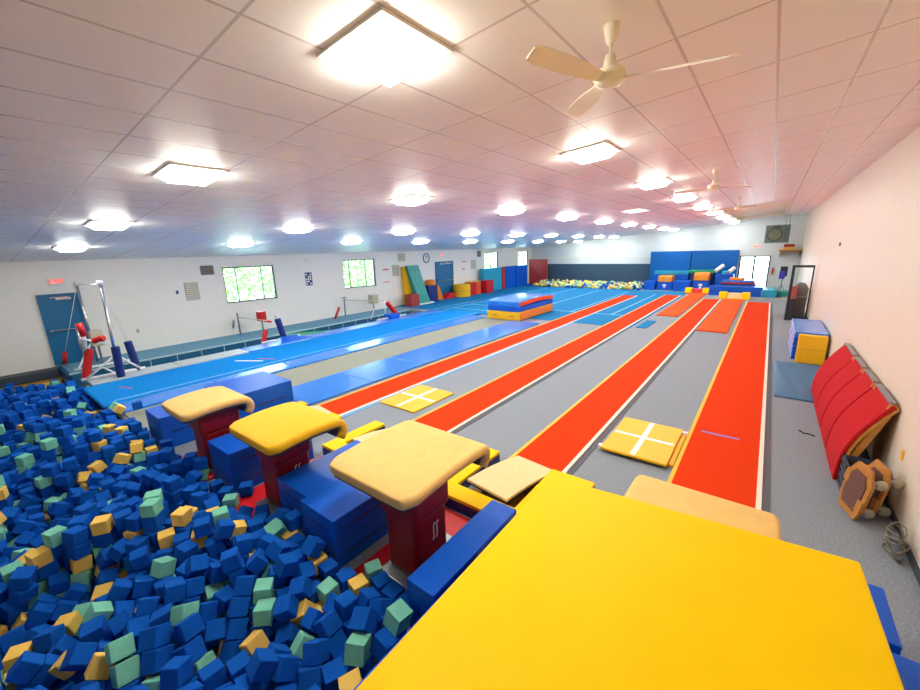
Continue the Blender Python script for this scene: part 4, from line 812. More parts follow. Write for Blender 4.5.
# ------------------------------------------------------------------ foam pits
# resting pose of every visible cube: x, y, z in millimetres, then a rotation quaternion in hundredths
CUBES = [
    -3388,500,148,20,-45,-60,63,-4557,-247,75,90,-41,-5,-12,-2859,939,181,68,36,59,24,-4255,47,120,51,56,66,2,-3776,479,254,38,79,1,-48,
    -3768,253,123,13,-71,64,-27,-3895,268,246,9,90,-3,-43,-3643,440,146,82,47,-1,32,-3204,682,47,71,70,-8,6,-3646,691,242,36,-30,-66,-59,
    -3205,1332,180,12,70,-42,57,-5796,-131,185,35,-72,-37,-48,-4539,186,59,57,-37,55,48,-4974,-82,-78,12,90,39,17,-3355,1201,148,27,-29,59,-70,
    -3533,1534,326,71,-9,19,67,-4201,750,247,14,61,4,78,-5851,314,374,68,-22,70,10,-4025,147,96,37,71,59,-9,-3595,843,94,55,-72,39,13,
    -4779,812,167,72,-25,65,-4,-5536,-100,-154,12,68,-36,-62,-3521,635,122,24,51,81,16,-4344,1000,281,41,-3,89,-19,-4028,1218,356,58,-60,-44,34,
    -5107,695,188,47,-55,-39,-57,-6015,14,213,10,-70,-10,-70,-3264,1522,203,36,9,23,-90,-3523,995,30,68,52,13,-50,-4718,249,80,30,-60,66,33,
    -4890,451,87,45,-88,10,-14,-5830,546,382,0,-87,-50,0,-2743,1673,204,4,70,-71,3,-5809,-161,16,11,-79,-21,-56,-3094,847,45,71,71,-3,-3,
    -3524,1841,335,68,27,-61,-30,-4536,-137,-52,26,55,-72,33,-3603,1075,155,91,-26,-29,-15,-5422,944,550,26,-65,-26,-66,-5867,90,-103,77,-10,-63,2,
    -3526,1285,217,1,-31,-95,7,-5376,-301,-154,59,62,36,-36,-3210,1025,38,15,63,72,24,-3868,724,219,30,-38,-79,-37,-4801,621,59,23,61,3,76,
    -3871,1410,280,47,33,8,-81,-4577,1373,371,22,70,11,67,-3683,1196,261,50,-75,3,-43,-4426,367,52,76,-60,14,21,-3096,1259,-29,40,-65,7,64,
    -3094,1710,122,51,-49,51,-49,-4754,1029,223,8,98,15,-10,-5216,1164,381,63,33,62,-33,-6018,178,381,59,0,0,81,-4305,550,164,58,-60,54,14,
    -5849,-260,-132,59,-18,79,8,-2761,1482,140,69,25,-26,-63,-4804,1235,381,0,98,-18,0,-5110,51,-137,63,32,69,-16,-5844,310,204,54,-63,36,-43,
    -3898,1050,75,41,40,71,41,-3791,1589,332,62,44,-14,63,-4222,911,158,95,-17,-25,-4,-5007,-280,-122,69,16,69,-16,-4099,410,149,3,-74,-61,27,
    -2948,1456,83,3,-13,49,86,-3317,1865,124,52,-48,52,48,-4217,1418,313,7,12,98,-14,-5670,171,-200,68,-14,61,-38,-4159,1970,299,6,71,-70,-1,
    -4197,1134,183,62,-12,-77,9,-4028,603,163,77,22,60,-6,-5415,934,382,65,-27,-65,-28,-5314,728,220,18,-68,-22,-67,-3856,865,114,78,36,31,-41,
    -5844,298,36,3,70,9,70,-5475,604,171,79,39,-23,-42,-4714,-36,-80,73,40,56,4,-5839,530,214,30,-64,30,64,-4630,1274,199,15,-72,2,68,
    -3412,916,-76,35,78,-13,-51,-2870,1294,16,19,-14,42,88,-6147,1347,381,57,-56,43,-43,-5563,811,381,61,59,-39,-35,-5489,437,-101,49,56,62,24,
    -5499,65,-218,12,56,-74,36,-4161,1757,316,24,-51,-13,82,-4376,-17,21,27,-26,91,18,-3058,1902,124,0,-100,7,0,-5188,974,212,0,-78,-62,0,
    -2879,1916,124,56,44,-56,44,-3434,1659,185,20,-67,56,-44,-2910,2136,124,69,-15,-69,-15,-6316,484,382,70,-12,70,12,-8576,415,213,65,26,66,-27,
    -5601,500,82,95,-17,26,5,-5837,282,-132,37,32,-67,-56,-7875,349,-149,23,74,-15,-62,-6035,47,45,2,-71,-2,-71,-6231,-197,56,1,-76,-4,-65,
    -7947,-121,-13,4,-84,-48,25,-5749,1510,203,61,52,-49,-32,-9400,205,214,61,-61,35,-35,-7433,-33,-226,24,-43,-87,5,-8468,508,45,86,0,0,51,
    -5755,728,381,71,4,71,-4,-4678,391,-11,19,-68,43,-56,-5598,2052,124,0,47,-88,0,-7800,-33,-186,93,-33,-11,-6,-6052,388,382,67,67,-21,-22,
    -5468,1782,124,23,-67,23,67,-5328,371,-157,13,79,-21,57,-5708,-67,-171,39,-58,70,15,-7209,1596,380,41,-5,1,-91,-8546,105,-178,76,-29,-22,-54,
    -3147,1454,44,41,-49,-10,-76,-4540,1696,213,9,70,-9,70,-4002,1580,304,84,-20,-7,-51,-2774,1061,86,90,40,-16,12,-6563,1827,324,48,-53,-52,-46,
    -9355,514,381,58,-41,-58,-40,-4829,1443,381,0,79,61,0,-3417,672,-10,24,53,80,17,-5991,1501,214,89,0,0,-46,-6401,1658,214,78,4,-49,39,
    -5191,-144,-163,28,-8,-34,-90,-8628,310,46,9,-70,-9,-70,-7024,1049,105,32,-76,-41,-37,-6118,1339,213,69,13,-70,13,-6024,670,382,0,98,21,0,
    -7013,1645,213,31,63,31,-64,-8575,632,213,52,-48,53,46,-2894,812,33,6,2,11,99,-8318,1223,112,83,46,25,20,-6969,1296,205,81,9,-56,16,
    -3147,493,78,32,-67,-50,45,-9864,772,381,34,34,62,62,-4128,1041,8,51,56,55,35,-8184,827,-35,20,75,14,61,-8601,1114,213,50,-51,-53,-45,
    -2711,2073,124,8,8,70,70,-8433,919,63,80,-58,-16,7,-4635,1520,238,18,98,-12,-2,-5455,1546,192,54,0,84,-4,-4967,1061,214,40,58,40,-58,
    -4001,1248,192,37,48,-57,-55,-3628,1464,187,67,50,50,25,-2956,1083,31,36,73,55,-17,-9056,1070,381,13,-69,13,69,-3495,381,31,81,49,11,29,
    -9128,177,6,10,-45,79,41,-8753,902,145,52,26,56,59,-9037,861,213,38,60,38,-60,-6012,1818,124,1,71,-1,71,-2918,1670,83,19,-65,-71,-21,
    -7636,1509,214,68,21,67,-21,-8028,1094,23,8,-89,-39,23,-8666,308,-122,45,45,54,54,-7361,990,29,33,-8,-8,-94,-5707,1820,124,25,-25,66,-66,
    -7355,770,-24,70,21,23,65,-8954,1602,382,100,-1,0,6,-6829,1371,145,65,-72,0,25,-5605,1010,549,60,60,37,37,-6905,1813,292,0,88,48,0,
    -8268,321,-223,93,-12,1,-35,-3614,-5,214,12,12,70,70,-5378,906,214,40,58,-41,58,-7707,675,-80,43,-28,6,86,-9372,484,213,57,43,-56,43,
    -8294,104,-241,57,35,-53,52,-7281,-175,-257,49,-70,12,-51,-9834,761,213,38,-60,-38,-60,-2662,1860,152,53,-85,6,-4,-2771,665,164,21,64,72,-17,
    -6090,-337,-32,24,-54,39,70,-3897,17,26,85,-28,37,-23,-8754,1282,216,3,-68,-73,-2,-8402,734,-28,10,-69,65,-30,-10707,1079,214,60,-38,60,38,
    -7606,887,28,3,3,74,67,-4963,1736,169,73,49,3,-48,-5693,-211,-274,31,-67,-28,62,-3964,1876,124,71,-71,0,0,-8029,100,-276,45,-54,-55,-45,
    -8739,118,-121,0,-100,-2,1,-5007,881,110,78,5,58,-21,-8423,1451,182,52,36,-56,54,-9256,1,46,56,43,-56,43,-4350,1944,282,67,-20,-21,-68,
    -12307,284,214,8,70,8,-70,-7868,597,-113,31,-64,30,63,-4382,768,154,77,-19,60,13,-5257,176,-212,32,28,-53,-73,-9007,1082,213,35,-61,35,61,
    -4855,1912,124,36,61,36,-61,-5003,601,16,57,21,-66,43,-8714,-157,46,70,-11,-70,-11,-10429,-60,-122,61,-36,-61,-36,-8751,-145,-122,0,-98,19,0,
    -10954,734,213,70,-70,-9,9,-8409,1464,9,2,77,-8,-63,-11047,534,202,99,-7,-10,2,-7134,1464,179,76,64,7,0,-5025,1306,316,42,51,75,6,
    -4277,1609,212,70,71,-12,-5,-6054,219,213,7,70,-7,70,-12530,427,382,54,46,54,-46,-6689,985,29,9,65,12,-74,-7263,84,-260,78,1,17,-60,
    -12304,490,214,0,56,83,0,-7534,1080,52,35,-62,-35,-61,-11349,309,46,33,-63,33,63,-8982,115,-122,80,0,0,60,-4494,948,158,8,83,-55,-10,
    -8130,569,-145,8,74,18,64,-11237,9,-122,0,-80,60,0,-10159,357,51,51,53,-48,49,-6046,235,45,41,-58,41,58,-7585,1696,381,70,-7,-71,-7,
    -9813,786,46,70,-8,-70,-8,-7446,1276,55,54,57,-41,-48,-8754,1659,214,10,70,-10,70,-11089,1792,164,67,-21,27,65,-3633,1691,206,51,47,47,-54,
    -5325,685,54,1,32,-95,3,-12539,1065,214,100,0,0,7,-7843,86,-328,71,-27,18,62,-7118,-103,-263,67,52,-48,-22,-3408,231,119,22,10,-93,-27,
    -6896,882,37,76,21,61,-9,-8543,573,-123,57,0,0,82,-3265,1646,45,71,-71,0,0,-6043,-93,-126,16,67,10,-72,-3644,234,5,20,84,45,22,
    -10817,2056,224,71,2,71,-2,-4299,58,-171,88,-38,8,28,-3507,1861,124,52,48,-52,48,-8780,1469,207,4,69,1,72,-12862,823,213,71,71,0,0,
    -12117,1116,51,62,-28,67,28,-10251,1439,47,63,-34,-62,-33,-4873,1212,213,0,-23,-97,0,-3418,1431,95,61,65,18,-42,-11400,657,214,0,-96,-29,0,
    -6093,1352,46,32,63,32,-63,-8520,1682,117,4,-3,-73,68,-4498,-125,-290,1,-71,-1,-71,-7479,308,-225,10,15,50,-85,-6219,1666,90,42,32,49,-69,
    -9237,353,56,22,25,56,76,-5573,770,214,17,-67,-21,-69,-3369,1147,-38,54,19,-63,52,-2648,1285,118,22,-11,94,-25,-9272,1023,380,6,70,-6,71,
    -7768,-260,76,0,-37,92,13,-8015,-66,-181,47,59,60,27,-11408,450,213,74,0,0,-68,-10751,1321,40,74,65,11,16,-10240,564,217,49,52,-48,51,
    -4128,827,42,17,-49,-57,-63,-11646,69,46,50,-50,-50,-50,-8353,1640,46,52,52,48,48,-4788,1629,182,15,52,-82,19,-4568,753,57,4,-78,3,62,
    -11186,428,36,16,63,76,-4,-13896,535,178,22,67,22,-67,-4181,-115,-112,21,-79,54,-21,-15540,996,30,58,-40,-58,-40,-13598,935,205,8,70,-8,70,
    -9770,1362,45,30,64,30,-64,-7097,1245,56,59,16,68,-41,-5779,-442,-288,20,63,22,-71,-7450,-308,-189,48,-31,-17,81,-3896,-235,213,70,-11,70,11,
    -5140,1172,213,62,-33,-62,-33,-3831,1710,218,32,93,19,-5,-12316,315,46,70,-12,70,12,-7866,-224,-262,36,57,44,59,-9145,-20,-122,24,66,-24,66,
    -10995,986,214,21,-21,-68,67,-9910,1550,46,66,25,-66,25,-12324,1022,46,22,-67,22,67,-13140,1447,-134,24,37,9,89,-4719,-302,-119,1,72,2,-69,
    -8680,652,43,56,-42,-58,-41,-12873,767,46,0,83,-56,0,-4662,-450,214,40,40,58,58,-11274,173,-122,10,70,10,-70,-4704,1814,124,63,63,31,31,
    -13791,1086,187,53,47,53,-47,-3552,1229,55,62,58,41,33,-2975,641,31,25,14,-58,76,-12755,579,214,60,-38,60,38,-10048,179,45,68,-21,67,21,
    -10960,1600,-8,64,-38,-30,59,-17282,487,-234,36,36,-61,-61,-7650,1274,40,60,36,57,-43,-4184,195,36,27,55,14,78,-13297,729,214,0,-6,-100,0,
    -6596,1818,144,50,47,38,-62,-7668,-287,-121,51,-54,-46,-48,-3779,629,97,8,92,-21,33,-3278,1345,-36,40,22,-3,-89,-9108,-118,46,38,-38,60,-60,
    -5606,1019,381,68,19,-68,19,-6551,626,214,6,-8,-71,70,-14266,1461,218,27,-61,-61,42,-10725,1063,46,7,-70,7,70,-9387,189,46,14,-69,14,69,
    -4133,1873,124,50,-50,50,50,-8760,-179,214,68,-20,-68,-20,-8606,1108,45,53,-48,-56,-42,-12510,221,214,49,-51,-49,-51,-7816,329,-323,8,77,-27,-58,
    -11137,309,-122,33,-33,-62,62,-5650,241,-375,37,91,-16,8,-13863,1454,22,49,41,-73,-24,-7035,-303,-244,93,5,37,-1,-14403,1646,-36,52,-48,-48,52,
    -14173,1430,89,37,32,-58,65,-9005,354,40,31,-51,-30,74,-8956,1310,213,7,-6,70,-70,-8009,769,-168,67,44,50,34,-11600,36,214,4,-71,4,71,
    -6955,1812,124,0,-32,-95,0,-9968,1013,58,58,36,-21,-70,-6922,-111,-223,41,53,33,66,-3703,827,-35,43,7,-52,73,-17876,721,-402,50,50,50,-50,
    -11018,533,35,6,77,-4,-63,-10935,307,-122,51,51,49,49,-11199,1631,43,45,-54,-51,-49,-10006,1741,121,69,17,71,-2,-8392,1440,-159,34,-53,-53,-58,
    -8630,871,13,41,70,19,-55,-8271,1090,-1,79,-24,11,55,-12735,1008,214,0,7,100,0,-4918,317,-23,1,73,38,57,-14654,1168,110,18,68,-19,68,
    -11382,1605,46,50,-50,50,-50,-5397,1109,212,19,-66,-22,-69,-7653,62,-323,14,-54,16,-82,-13387,1442,-107,13,-19,97,-11,-8598,1502,151,55,49,39,-56,
    -4525,-274,-151,30,64,-29,-65,-14323,473,140,70,-9,-70,-9,-10713,179,-91,71,-31,46,-43,-4521,1902,124,15,0,0,-99,-7906,1265,-2,77,-22,57,-17,
    -14808,1291,93,94,1,-3,33,-3806,1520,132,16,-75,-43,-48,-11615,515,214,90,0,0,-43,-16167,880,-68,77,-61,-5,-18,-9863,746,-123,48,48,52,52,
    -7946,519,-279,74,-20,-64,-7,-5813,749,213,16,-69,-16,-69,-11220,499,187,8,-5,79,60,-5354,891,45,49,49,50,51,-6235,983,129,31,24,57,-73,
    -13992,839,169,71,3,-70,4,-11362,1783,159,26,65,-67,26,-5879,496,46,71,-71,1,-1,-3602,924,-156,12,-28,32,90,-14176,191,153,44,55,-45,55,
    -13503,1638,-183,64,-66,-27,-27,-14512,1327,-75,56,37,-41,61,-6432,-41,0,80,-58,-7,12,-7912,933,-72,96,17,20,-7,-8264,727,-180,43,-53,-65,-33,
    -5701,477,-96,15,71,-10,-68,-12490,237,46,0,60,80,0,-5490,595,-231,27,-72,56,-32,-3084,1646,-63,45,45,-54,54,-16864,1414,-234,47,53,-47,53,
    -5120,1642,46,1,-3,100,0,-14085,655,160,57,0,0,-82,-9483,1571,46,37,37,-60,-61,-13090,1631,-290,45,55,-45,55,-4837,1197,45,69,-13,-69,-13,
    -3628,1623,45,41,57,35,-62,-8536,310,-293,67,-68,-21,22,-8316,247,-412,67,-42,-14,59,-11451,124,-122,3,71,3,-71,-7693,-113,-356,63,-45,32,55,
    -4375,1139,108,27,-61,-72,-20,-11860,392,39,96,-9,4,27,-7059,1636,45,53,-47,-53,-47,-8054,335,-251,38,-52,56,52,-13545,1367,-108,34,-44,-62,55,
    -9975,586,45,5,4,-70,-71,-7235,1660,212,10,67,9,-73,-3837,153,-62,40,-79,46,12,-4602,1477,45,50,-50,-50,50,-11622,1348,-124,24,-3,62,74,
    -9034,766,46,68,-19,68,18,-7836,-280,-106,59,-44,-36,-57,-10791,894,166,50,-58,49,42,-4441,1462,174,73,55,-33,23,-5294,1651,41,47,-53,45,-54,
    -4740,770,7,76,-3,61,-23,-9402,447,46,17,69,-17,68,-13785,1366,-92,71,43,22,-51,-6648,811,47,70,71,7,7,-4172,1333,167,8,-74,27,61,
    -4519,223,-113,71,8,70,0,-5478,1281,203,13,27,-95,-8,-12802,607,46,99,0,0,16,-9907,560,-155,7,79,-4,-61,-10106,1591,46,42,57,43,-56,
    -7097,950,-16,8,-83,-28,-48,-12332,1252,-87,20,52,-45,-69,-13372,1636,-290,63,-68,-30,-24,-10306,1624,45,0,59,81,0,-4205,660,62,30,-80,-40,33,
    -11941,1289,-120,66,28,64,-29,-17860,550,-248,44,44,-55,56,-12118,1380,-149,25,-1,15,96,-8598,1305,24,55,48,40,-55,-5158,753,27,67,27,-67,19,
    -4341,193,-72,2,-13,-38,91,-3338,499,-26,16,97,16,13,-8691,489,-122,69,-13,70,13,-8951,-55,-282,69,13,71,3,-3525,1081,-189,60,47,16,-62,
    -10496,1357,-19,39,-29,87,5,-14199,183,319,60,-60,-37,37,-4947,207,-149,17,44,-84,25,-13873,1636,-158,47,-53,-52,-47,-6637,-302,-122,54,-54,46,-46,
    -12666,1627,-290,0,71,-71,0,-4040,-14,-62,88,-22,41,-9,-8959,1663,213,18,-19,-68,69,-7499,649,-146,53,-60,-57,-19,-16920,346,-309,29,84,-44,12,
    -12284,266,-122,0,71,0,-71,-5681,38,-306,16,9,91,38,-5302,1494,131,2,22,7,97,-3453,1208,-273,49,-68,-20,51,-14165,192,-14,45,-45,55,-55,
    -10287,119,-202,43,23,-52,70,-8763,32,-290,53,54,46,46,-7644,276,-305,84,50,-21,5,-8699,456,-290,71,2,71,-2,-14098,400,-64,37,-68,-62,-10,
    -4181,1250,-8,71,-68,4,-19,-13507,150,45,43,-56,-43,-56,-4726,-475,46,71,-71,0,0,-5846,1650,38,53,46,47,-54,-4641,1283,28,10,-67,2,-73,
    -11035,69,-290,21,-67,-21,-68,-12527,1095,46,33,33,63,63,-6074,-90,-294,48,49,46,-56,-10808,1623,-91,69,-66,24,14,-11446,1191,-132,2,-38,92,6,
    -13029,1410,-281,45,80,-5,-39,-10241,840,47,48,54,-39,57,-5847,232,-294,6,73,67,-6,-17576,1274,-401,3,2,70,71,-14032,1019,166,70,7,-70,7,
    -8373,475,-295,2,-91,-40,11,-7997,288,-440,4,2,-4,-100,-4981,491,-139,78,50,-33,-16,-3281,1140,-192,82,-2,55,-18,-12370,1619,-290,73,0,0,68,
    -7616,1476,45,74,0,0,68,-5890,26,-276,2,69,-10,-71,-11660,103,-122,68,-18,68,18,-8800,1425,40,55,-61,-40,40,-15081,294,-209,74,-27,34,-52,
    -5889,-254,-316,55,40,-41,-61,-5789,682,-123,7,7,70,70,-4799,1363,213,37,60,37,-60,-7216,1091,-69,20,42,88,-7,-5439,225,-326,37,87,31,-2,
    -3867,1438,-26,29,71,24,59,-6082,391,-458,68,21,-67,21,-5742,670,45,67,0,0,74,-12846,1642,-294,52,-55,47,45,-11573,304,-10,37,58,-17,-70,
    -12522,398,214,47,53,47,-53,-12696,983,-122,19,-68,19,68,-5264,1330,192,12,-11,-77,-62,-11231,1462,-122,2,71,-70,0,-10975,750,45,65,-28,65,28,
    -5832,672,-290,71,3,71,-3,-6042,-128,46,3,3,-100,4,-13252,983,20,61,68,-11,39,-12711,1030,46,8,-70,-8,-70,-10446,874,57,4,-5,67,-74,
    -4759,583,-103,78,-20,6,59,-4374,-462,102,5,-82,-8,56,-12423,1416,-205,15,-44,-82,-33,-4182,-301,18,28,-73,-61,-15,-17070,1434,-234,71,5,-71,5,
    -4673,-476,-122,0,0,100,0,-6500,1096,33,81,-43,-27,29,-4357,1009,-53,1,-58,-81,12,-5527,-261,-284,3,100,-4,2,-17088,309,-268,83,-11,19,-52,
    -8462,1001,-118,53,-57,-43,47,-16797,478,-402,17,-18,68,-69,-6693,1419,52,24,-7,-50,-83,-3964,957,-58,53,32,48,-62,-13105,1000,-122,58,-41,-58,-41,
    -6470,1511,117,44,48,15,-75,-15699,756,-152,6,6,70,70,-11974,1546,-290,71,1,-71,1,-10447,-70,-290,100,0,0,5,-8573,-63,-284,61,23,-53,54,
    -5698,-121,-455,57,-54,-15,61,-13706,1606,-182,62,35,-35,61,-14065,1453,-36,41,-69,-53,27,-6107,80,-123,56,43,56,-43,-14045,1635,-175,69,-5,-72,4,
    -10125,472,-122,63,-33,63,33,-8218,999,-142,36,59,-4,72,-11999,826,-69,8,-36,46,-81,-11010,540,-138,24,74,10,-62,-5715,1434,52,69,-4,-13,-71,
    -6102,-282,-290,40,-41,58,-58,-4986,-476,-208,51,0,86,0,-12199,1642,-290,100,0,0,-3,-8476,1253,-148,73,28,54,-32,-15999,686,-185,29,-53,-61,-52,
    -17303,483,-402,71,0,-71,0,-7020,1232,-139,76,1,-63,14,-5589,995,213,68,18,-69,18,-15088,478,-88,21,29,-93,-1,-6060,367,-290,38,-38,-59,59,
    -5648,407,-254,45,42,-68,-40,-12295,1022,-122,55,55,45,45,-12262,98,-122,71,0,0,-70,-10023,793,21,23,73,33,55,-4769,995,59,54,35,55,-53,
    -16520,827,-226,71,1,-71,1,-4575,578,-61,68,-69,-8,-24,-4533,-475,46,83,0,56,0,-15185,1612,-106,47,-52,-47,-52,-15439,856,-129,29,-65,29,65,
    -13253,154,-100,7,80,-43,-41,-8164,497,-294,32,-59,58,48,-5880,493,-122,54,-45,-54,-45,-12624,751,-88,79,-19,53,-25,-9225,1031,213,0,68,74,0,
    -8234,1253,-119,29,81,-35,-36,-13292,744,46,21,22,67,67,-12161,1166,-122,0,47,-88,0,-7192,836,-128,48,6,24,84,-5897,471,-290,66,66,26,26,
    -3578,721,-147,29,22,-65,67,-4524,31,-163,71,-42,27,49,-12903,1008,-122,24,-66,-24,-66,-10094,663,-122,44,56,44,-56,-4229,1553,48,14,-21,-69,67,
    -5278,-471,-122,0,-69,-73,0,-11296,-22,-290,70,70,6,6,-9889,343,-129,46,76,-43,-19,-7549,1662,213,64,64,30,31,-4091,1440,6,15,50,-84,15,
    -4515,391,-98,65,-37,-39,53,-14398,1149,-61,36,-64,53,42,-16278,355,-372,100,0,0,2,-9702,1642,5,78,58,-14,19,-11832,196,-122,21,68,21,-68,
    -3020,1447,-140,24,15,7,-96,-7399,1471,77,80,-5,-12,59,-6926,1354,2,35,-60,55,-47,-3657,1403,33,64,9,65,-39,-3705,1091,-286,86,43,-29,-6,
    -14342,1459,-16,40,36,-51,67,-14080,637,-7,48,0,0,-88,-15518,648,-136,41,41,-58,-58,-8795,1020,-11,0,-24,-34,-91,-13365,886,-122,37,60,-37,60,
    -12538,887,-194,68,21,-50,49,-12491,221,-122,41,58,41,-58,-8592,1469,-14,5,67,-73,11,-7377,965,-137,7,-74,-19,-64,-6051,270,-123,0,-99,11,0,
    -8879,579,32,13,75,-65,-1,-15899,866,-200,39,-75,-47,24,-8787,1233,39,3,64,-77,4,-2884,967,-130,57,44,41,56,-17146,1356,-402,64,63,-31,-31,
    -14770,1243,-73,30,63,-34,64,-8760,1634,46,71,0,71,0,-10087,247,-123,25,-66,25,66,-5744,-460,-123,5,64,-76,-3,-13815,1041,17,29,-29,65,-64,
    -11345,679,45,0,1,71,71,-8669,473,46,56,-56,44,-43,-6326,1304,59,33,87,6,-36,-6102,493,214,56,-44,-56,-44,-6228,3,46,13,-69,13,70,
    -4177,975,-158,99,1,13,-5,-16334,862,-209,11,0,0,99,-17484,520,-402,2,-71,-2,-71,-15526,371,-271,57,5,21,79,-12651,57,-24,26,15,-65,70,
    -15191,1424,-106,59,59,40,40,-14393,1645,-205,71,71,2,-3,-13979,1428,-170,95,-10,-26,15,-12088,350,-120,31,-32,-63,64,-3989,1245,24,39,-53,-40,-64,
    -3872,1251,-129,67,-41,52,34,-8077,-130,-328,63,57,-31,42,-7901,-94,-427,40,-53,-26,70,-5344,698,-115,41,-43,-55,58,-13613,940,35,69,-16,69,16,
    -13917,514,8,0,80,-60,0,-10648,1041,-122,45,55,45,-55,-11229,503,-154,18,-66,4,-73,-10631,-21,-277,71,13,-69,1,-4788,1443,45,0,100,10,0,
    -3782,385,-109,90,-9,43,-1,-11549,1618,-122,71,0,0,-71,-7737,1079,-49,22,-42,-61,-64,-7745,873,-146,47,-49,-39,62,-17874,711,-570,1,71,1,-71,
    -4579,1646,45,50,-50,-50,50,-17032,581,-454,32,60,71,-20,-13695,462,16,55,-30,-65,-44,-12419,0,79,18,-57,77,-24,-7795,213,-448,43,-65,57,28,
    -17730,926,-429,4,54,71,46,-14043,1220,-131,71,-25,63,-19,-14472,1274,-229,68,-10,-17,-71,-8062,-277,-188,19,91,18,33,-17684,781,-553,27,-70,-11,-65,
    -13371,1428,-277,15,31,-75,-57,-11633,-87,-122,70,70,6,6,-7998,467,-451,5,-71,-10,-70,-4023,1512,151,12,71,67,-18,-4426,562,19,5,52,-10,85,
    -14877,483,-154,48,-81,-18,28,-9017,1067,45,18,18,-68,-68,-11134,-141,-122,0,-78,62,0,-8585,1453,-206,71,-24,65,-15,-5962,-443,-111,16,-28,69,-65,
    -13305,1144,-122,69,-69,-16,16,-13466,1271,-282,26,66,-34,62,-12175,578,46,31,31,64,64,-10091,922,-122,41,58,-41,58,-8761,263,-290,70,-2,71,1,
    -8790,-136,-290,46,53,46,-54,-6202,1152,-18,18,-53,14,82,-3786,1262,107,56,53,14,62,-5321,-303,-317,19,-68,69,-17,-16470,314,-425,13,-4,-81,57,
    -10352,646,40,2,70,-7,-71,-10338,981,-122,1,78,-63,0,-8927,331,-182,57,-28,74,-20,-3848,1279,-458,71,-3,-71,-4,-5113,97,-299,60,37,-68,21,
    -4087,306,-76,84,-15,47,-23,-16100,947,-206,41,41,-69,44,-11213,1637,-127,47,-53,52,47,-11401,312,-122,56,43,56,-43,-9798,1378,-123,0,-73,-68,0,
    -8767,1403,-125,69,-5,-72,0,-8534,592,-291,60,-60,-37,38,-6233,1598,-155,15,6,-24,96,-7562,520,-259,62,0,71,-34,-6074,690,-458,39,-39,-59,59,
    -2820,1465,-123,70,-70,-8,-10,-17388,1320,-531,50,-18,-15,83,-17540,649,-570,22,-22,67,-67,-14214,1630,-209,57,43,53,46,-14503,423,-142,79,-44,8,43,
    -11729,1639,-116,54,50,-50,46,-11213,160,-290,59,-59,-39,39,-10814,147,-288,18,6,89,-42,-8731,703,-141,89,14,13,-42,-6082,483,-122,26,-66,-27,-66,
    -6033,617,-290,70,70,-9,-9,-6445,-181,-152,66,-40,-39,-51,-3758,1314,-291,0,-6,100,0,-12259,809,-119,70,19,39,56,-10931,-68,-306,33,11,-70,-62,
    -9031,738,-122,54,-55,-45,45,-6044,1558,46,70,13,69,-13,-6745,1334,-129,27,84,-46,9,-6373,1634,-18,79,58,13,-18,-5481,-48,-392,31,-9,66,68,
    -17687,1478,-455,8,-17,89,41,-15765,1470,-158,71,-1,-71,-1,-16693,220,-402,67,-22,-67,-22,-12672,1438,-284,69,8,72,-11,-13331,942,-290,26,0,0,-97,
    -13114,978,-290,15,15,69,69,-10777,862,1,22,-60,-36,-68,-11135,-159,-290,18,-68,18,68,-8995,140,-290,50,50,-50,50,-7528,824,-168,22,-60,57,51,
    -6650,1228,-22,3,74,40,54,-6253,1180,-184,27,-47,72,-43,-6088,1330,-122,50,50,-50,50,-6104,420,46,49,49,-51,-51,-4623,1114,17,3,13,-74,66,
    -4582,940,8,60,-52,-47,-39,-6251,-207,-110,71,69,16,5,-4520,772,-109,39,-54,-57,47,-2438,1640,263,71,5,62,33,-5329,-97,-291,71,50,14,47,
    -13407,-470,-148,68,-67,-19,-23,-13258,-127,46,46,0,0,89,-13485,321,-86,64,-56,46,23,-13259,-476,-290,71,71,0,0,-13095,785,-290,39,-59,-39,-59,
    -13185,1259,-292,61,-76,-12,19,-12913,-444,-288,26,-74,40,-48,-17125,-471,-906,71,-2,71,2,-16742,-471,-906,52,48,-52,48,-12277,-466,-339,23,-67,-69,16,
    -12306,-90,-42,45,-18,-88,0,-12341,494,45,54,0,0,84,-11830,-285,-201,6,-90,8,-42,-11695,-476,-290,50,50,-50,50,-11636,-103,46,49,-49,51,-50,
    -13606,-432,-132,71,2,71,-2,-15947,-458,-846,9,70,9,-70,-11543,-476,-137,0,-80,0,61,-15490,-454,-805,0,-81,59,0,-10938,-476,-304,13,13,70,-69,
    -10799,-353,-70,30,36,-54,-70,-10849,1338,-154,19,4,11,-97,-10617,-441,46,24,66,24,-67,-10601,-194,-121,0,28,-96,-1,-14885,-463,-751,46,53,-46,53,
    -10478,167,-224,36,49,26,75,-10434,-468,-382,35,36,-63,59,-10423,1169,-122,0,92,39,0,-6024,-424,-458,51,-51,49,-49,-10136,-472,-427,87,1,49,-1,
    -10346,-271,-352,8,42,-20,88,-10150,560,47,8,-71,-8,-70,-9889,945,-195,89,17,-42,-2,-9404,-475,-451,0,5,-1,100,-13793,-450,-652,0,-84,-55,0,
    -9582,1363,-150,93,27,13,19,-9173,-355,-122,99,0,0,16,-9239,1024,45,50,49,-51,50,-8901,-264,44,72,-19,-64,-18,-8825,-361,-325,68,-18,-37,-61,
    -12753,-455,-626,11,-70,-11,-70,-12517,-466,-626,53,-53,-47,47,-8357,1632,-122,0,71,-70,0,-7933,-455,-290,70,70,11,11,-7556,1646,45,50,50,-50,-50,
    -7505,-424,-28,72,-48,31,39,-7437,205,-378,47,-41,19,-76,-7264,601,-177,51,-52,-26,63,-7191,1437,-2,47,30,59,-59,-7126,420,-174,86,-34,24,-30,
    -11328,-441,-626,65,29,65,-29,-6650,827,-121,69,71,10,10,-6867,1614,-97,66,-15,25,69,-6361,-438,-278,84,28,-46,12,-6406,768,46,45,55,-45,55,
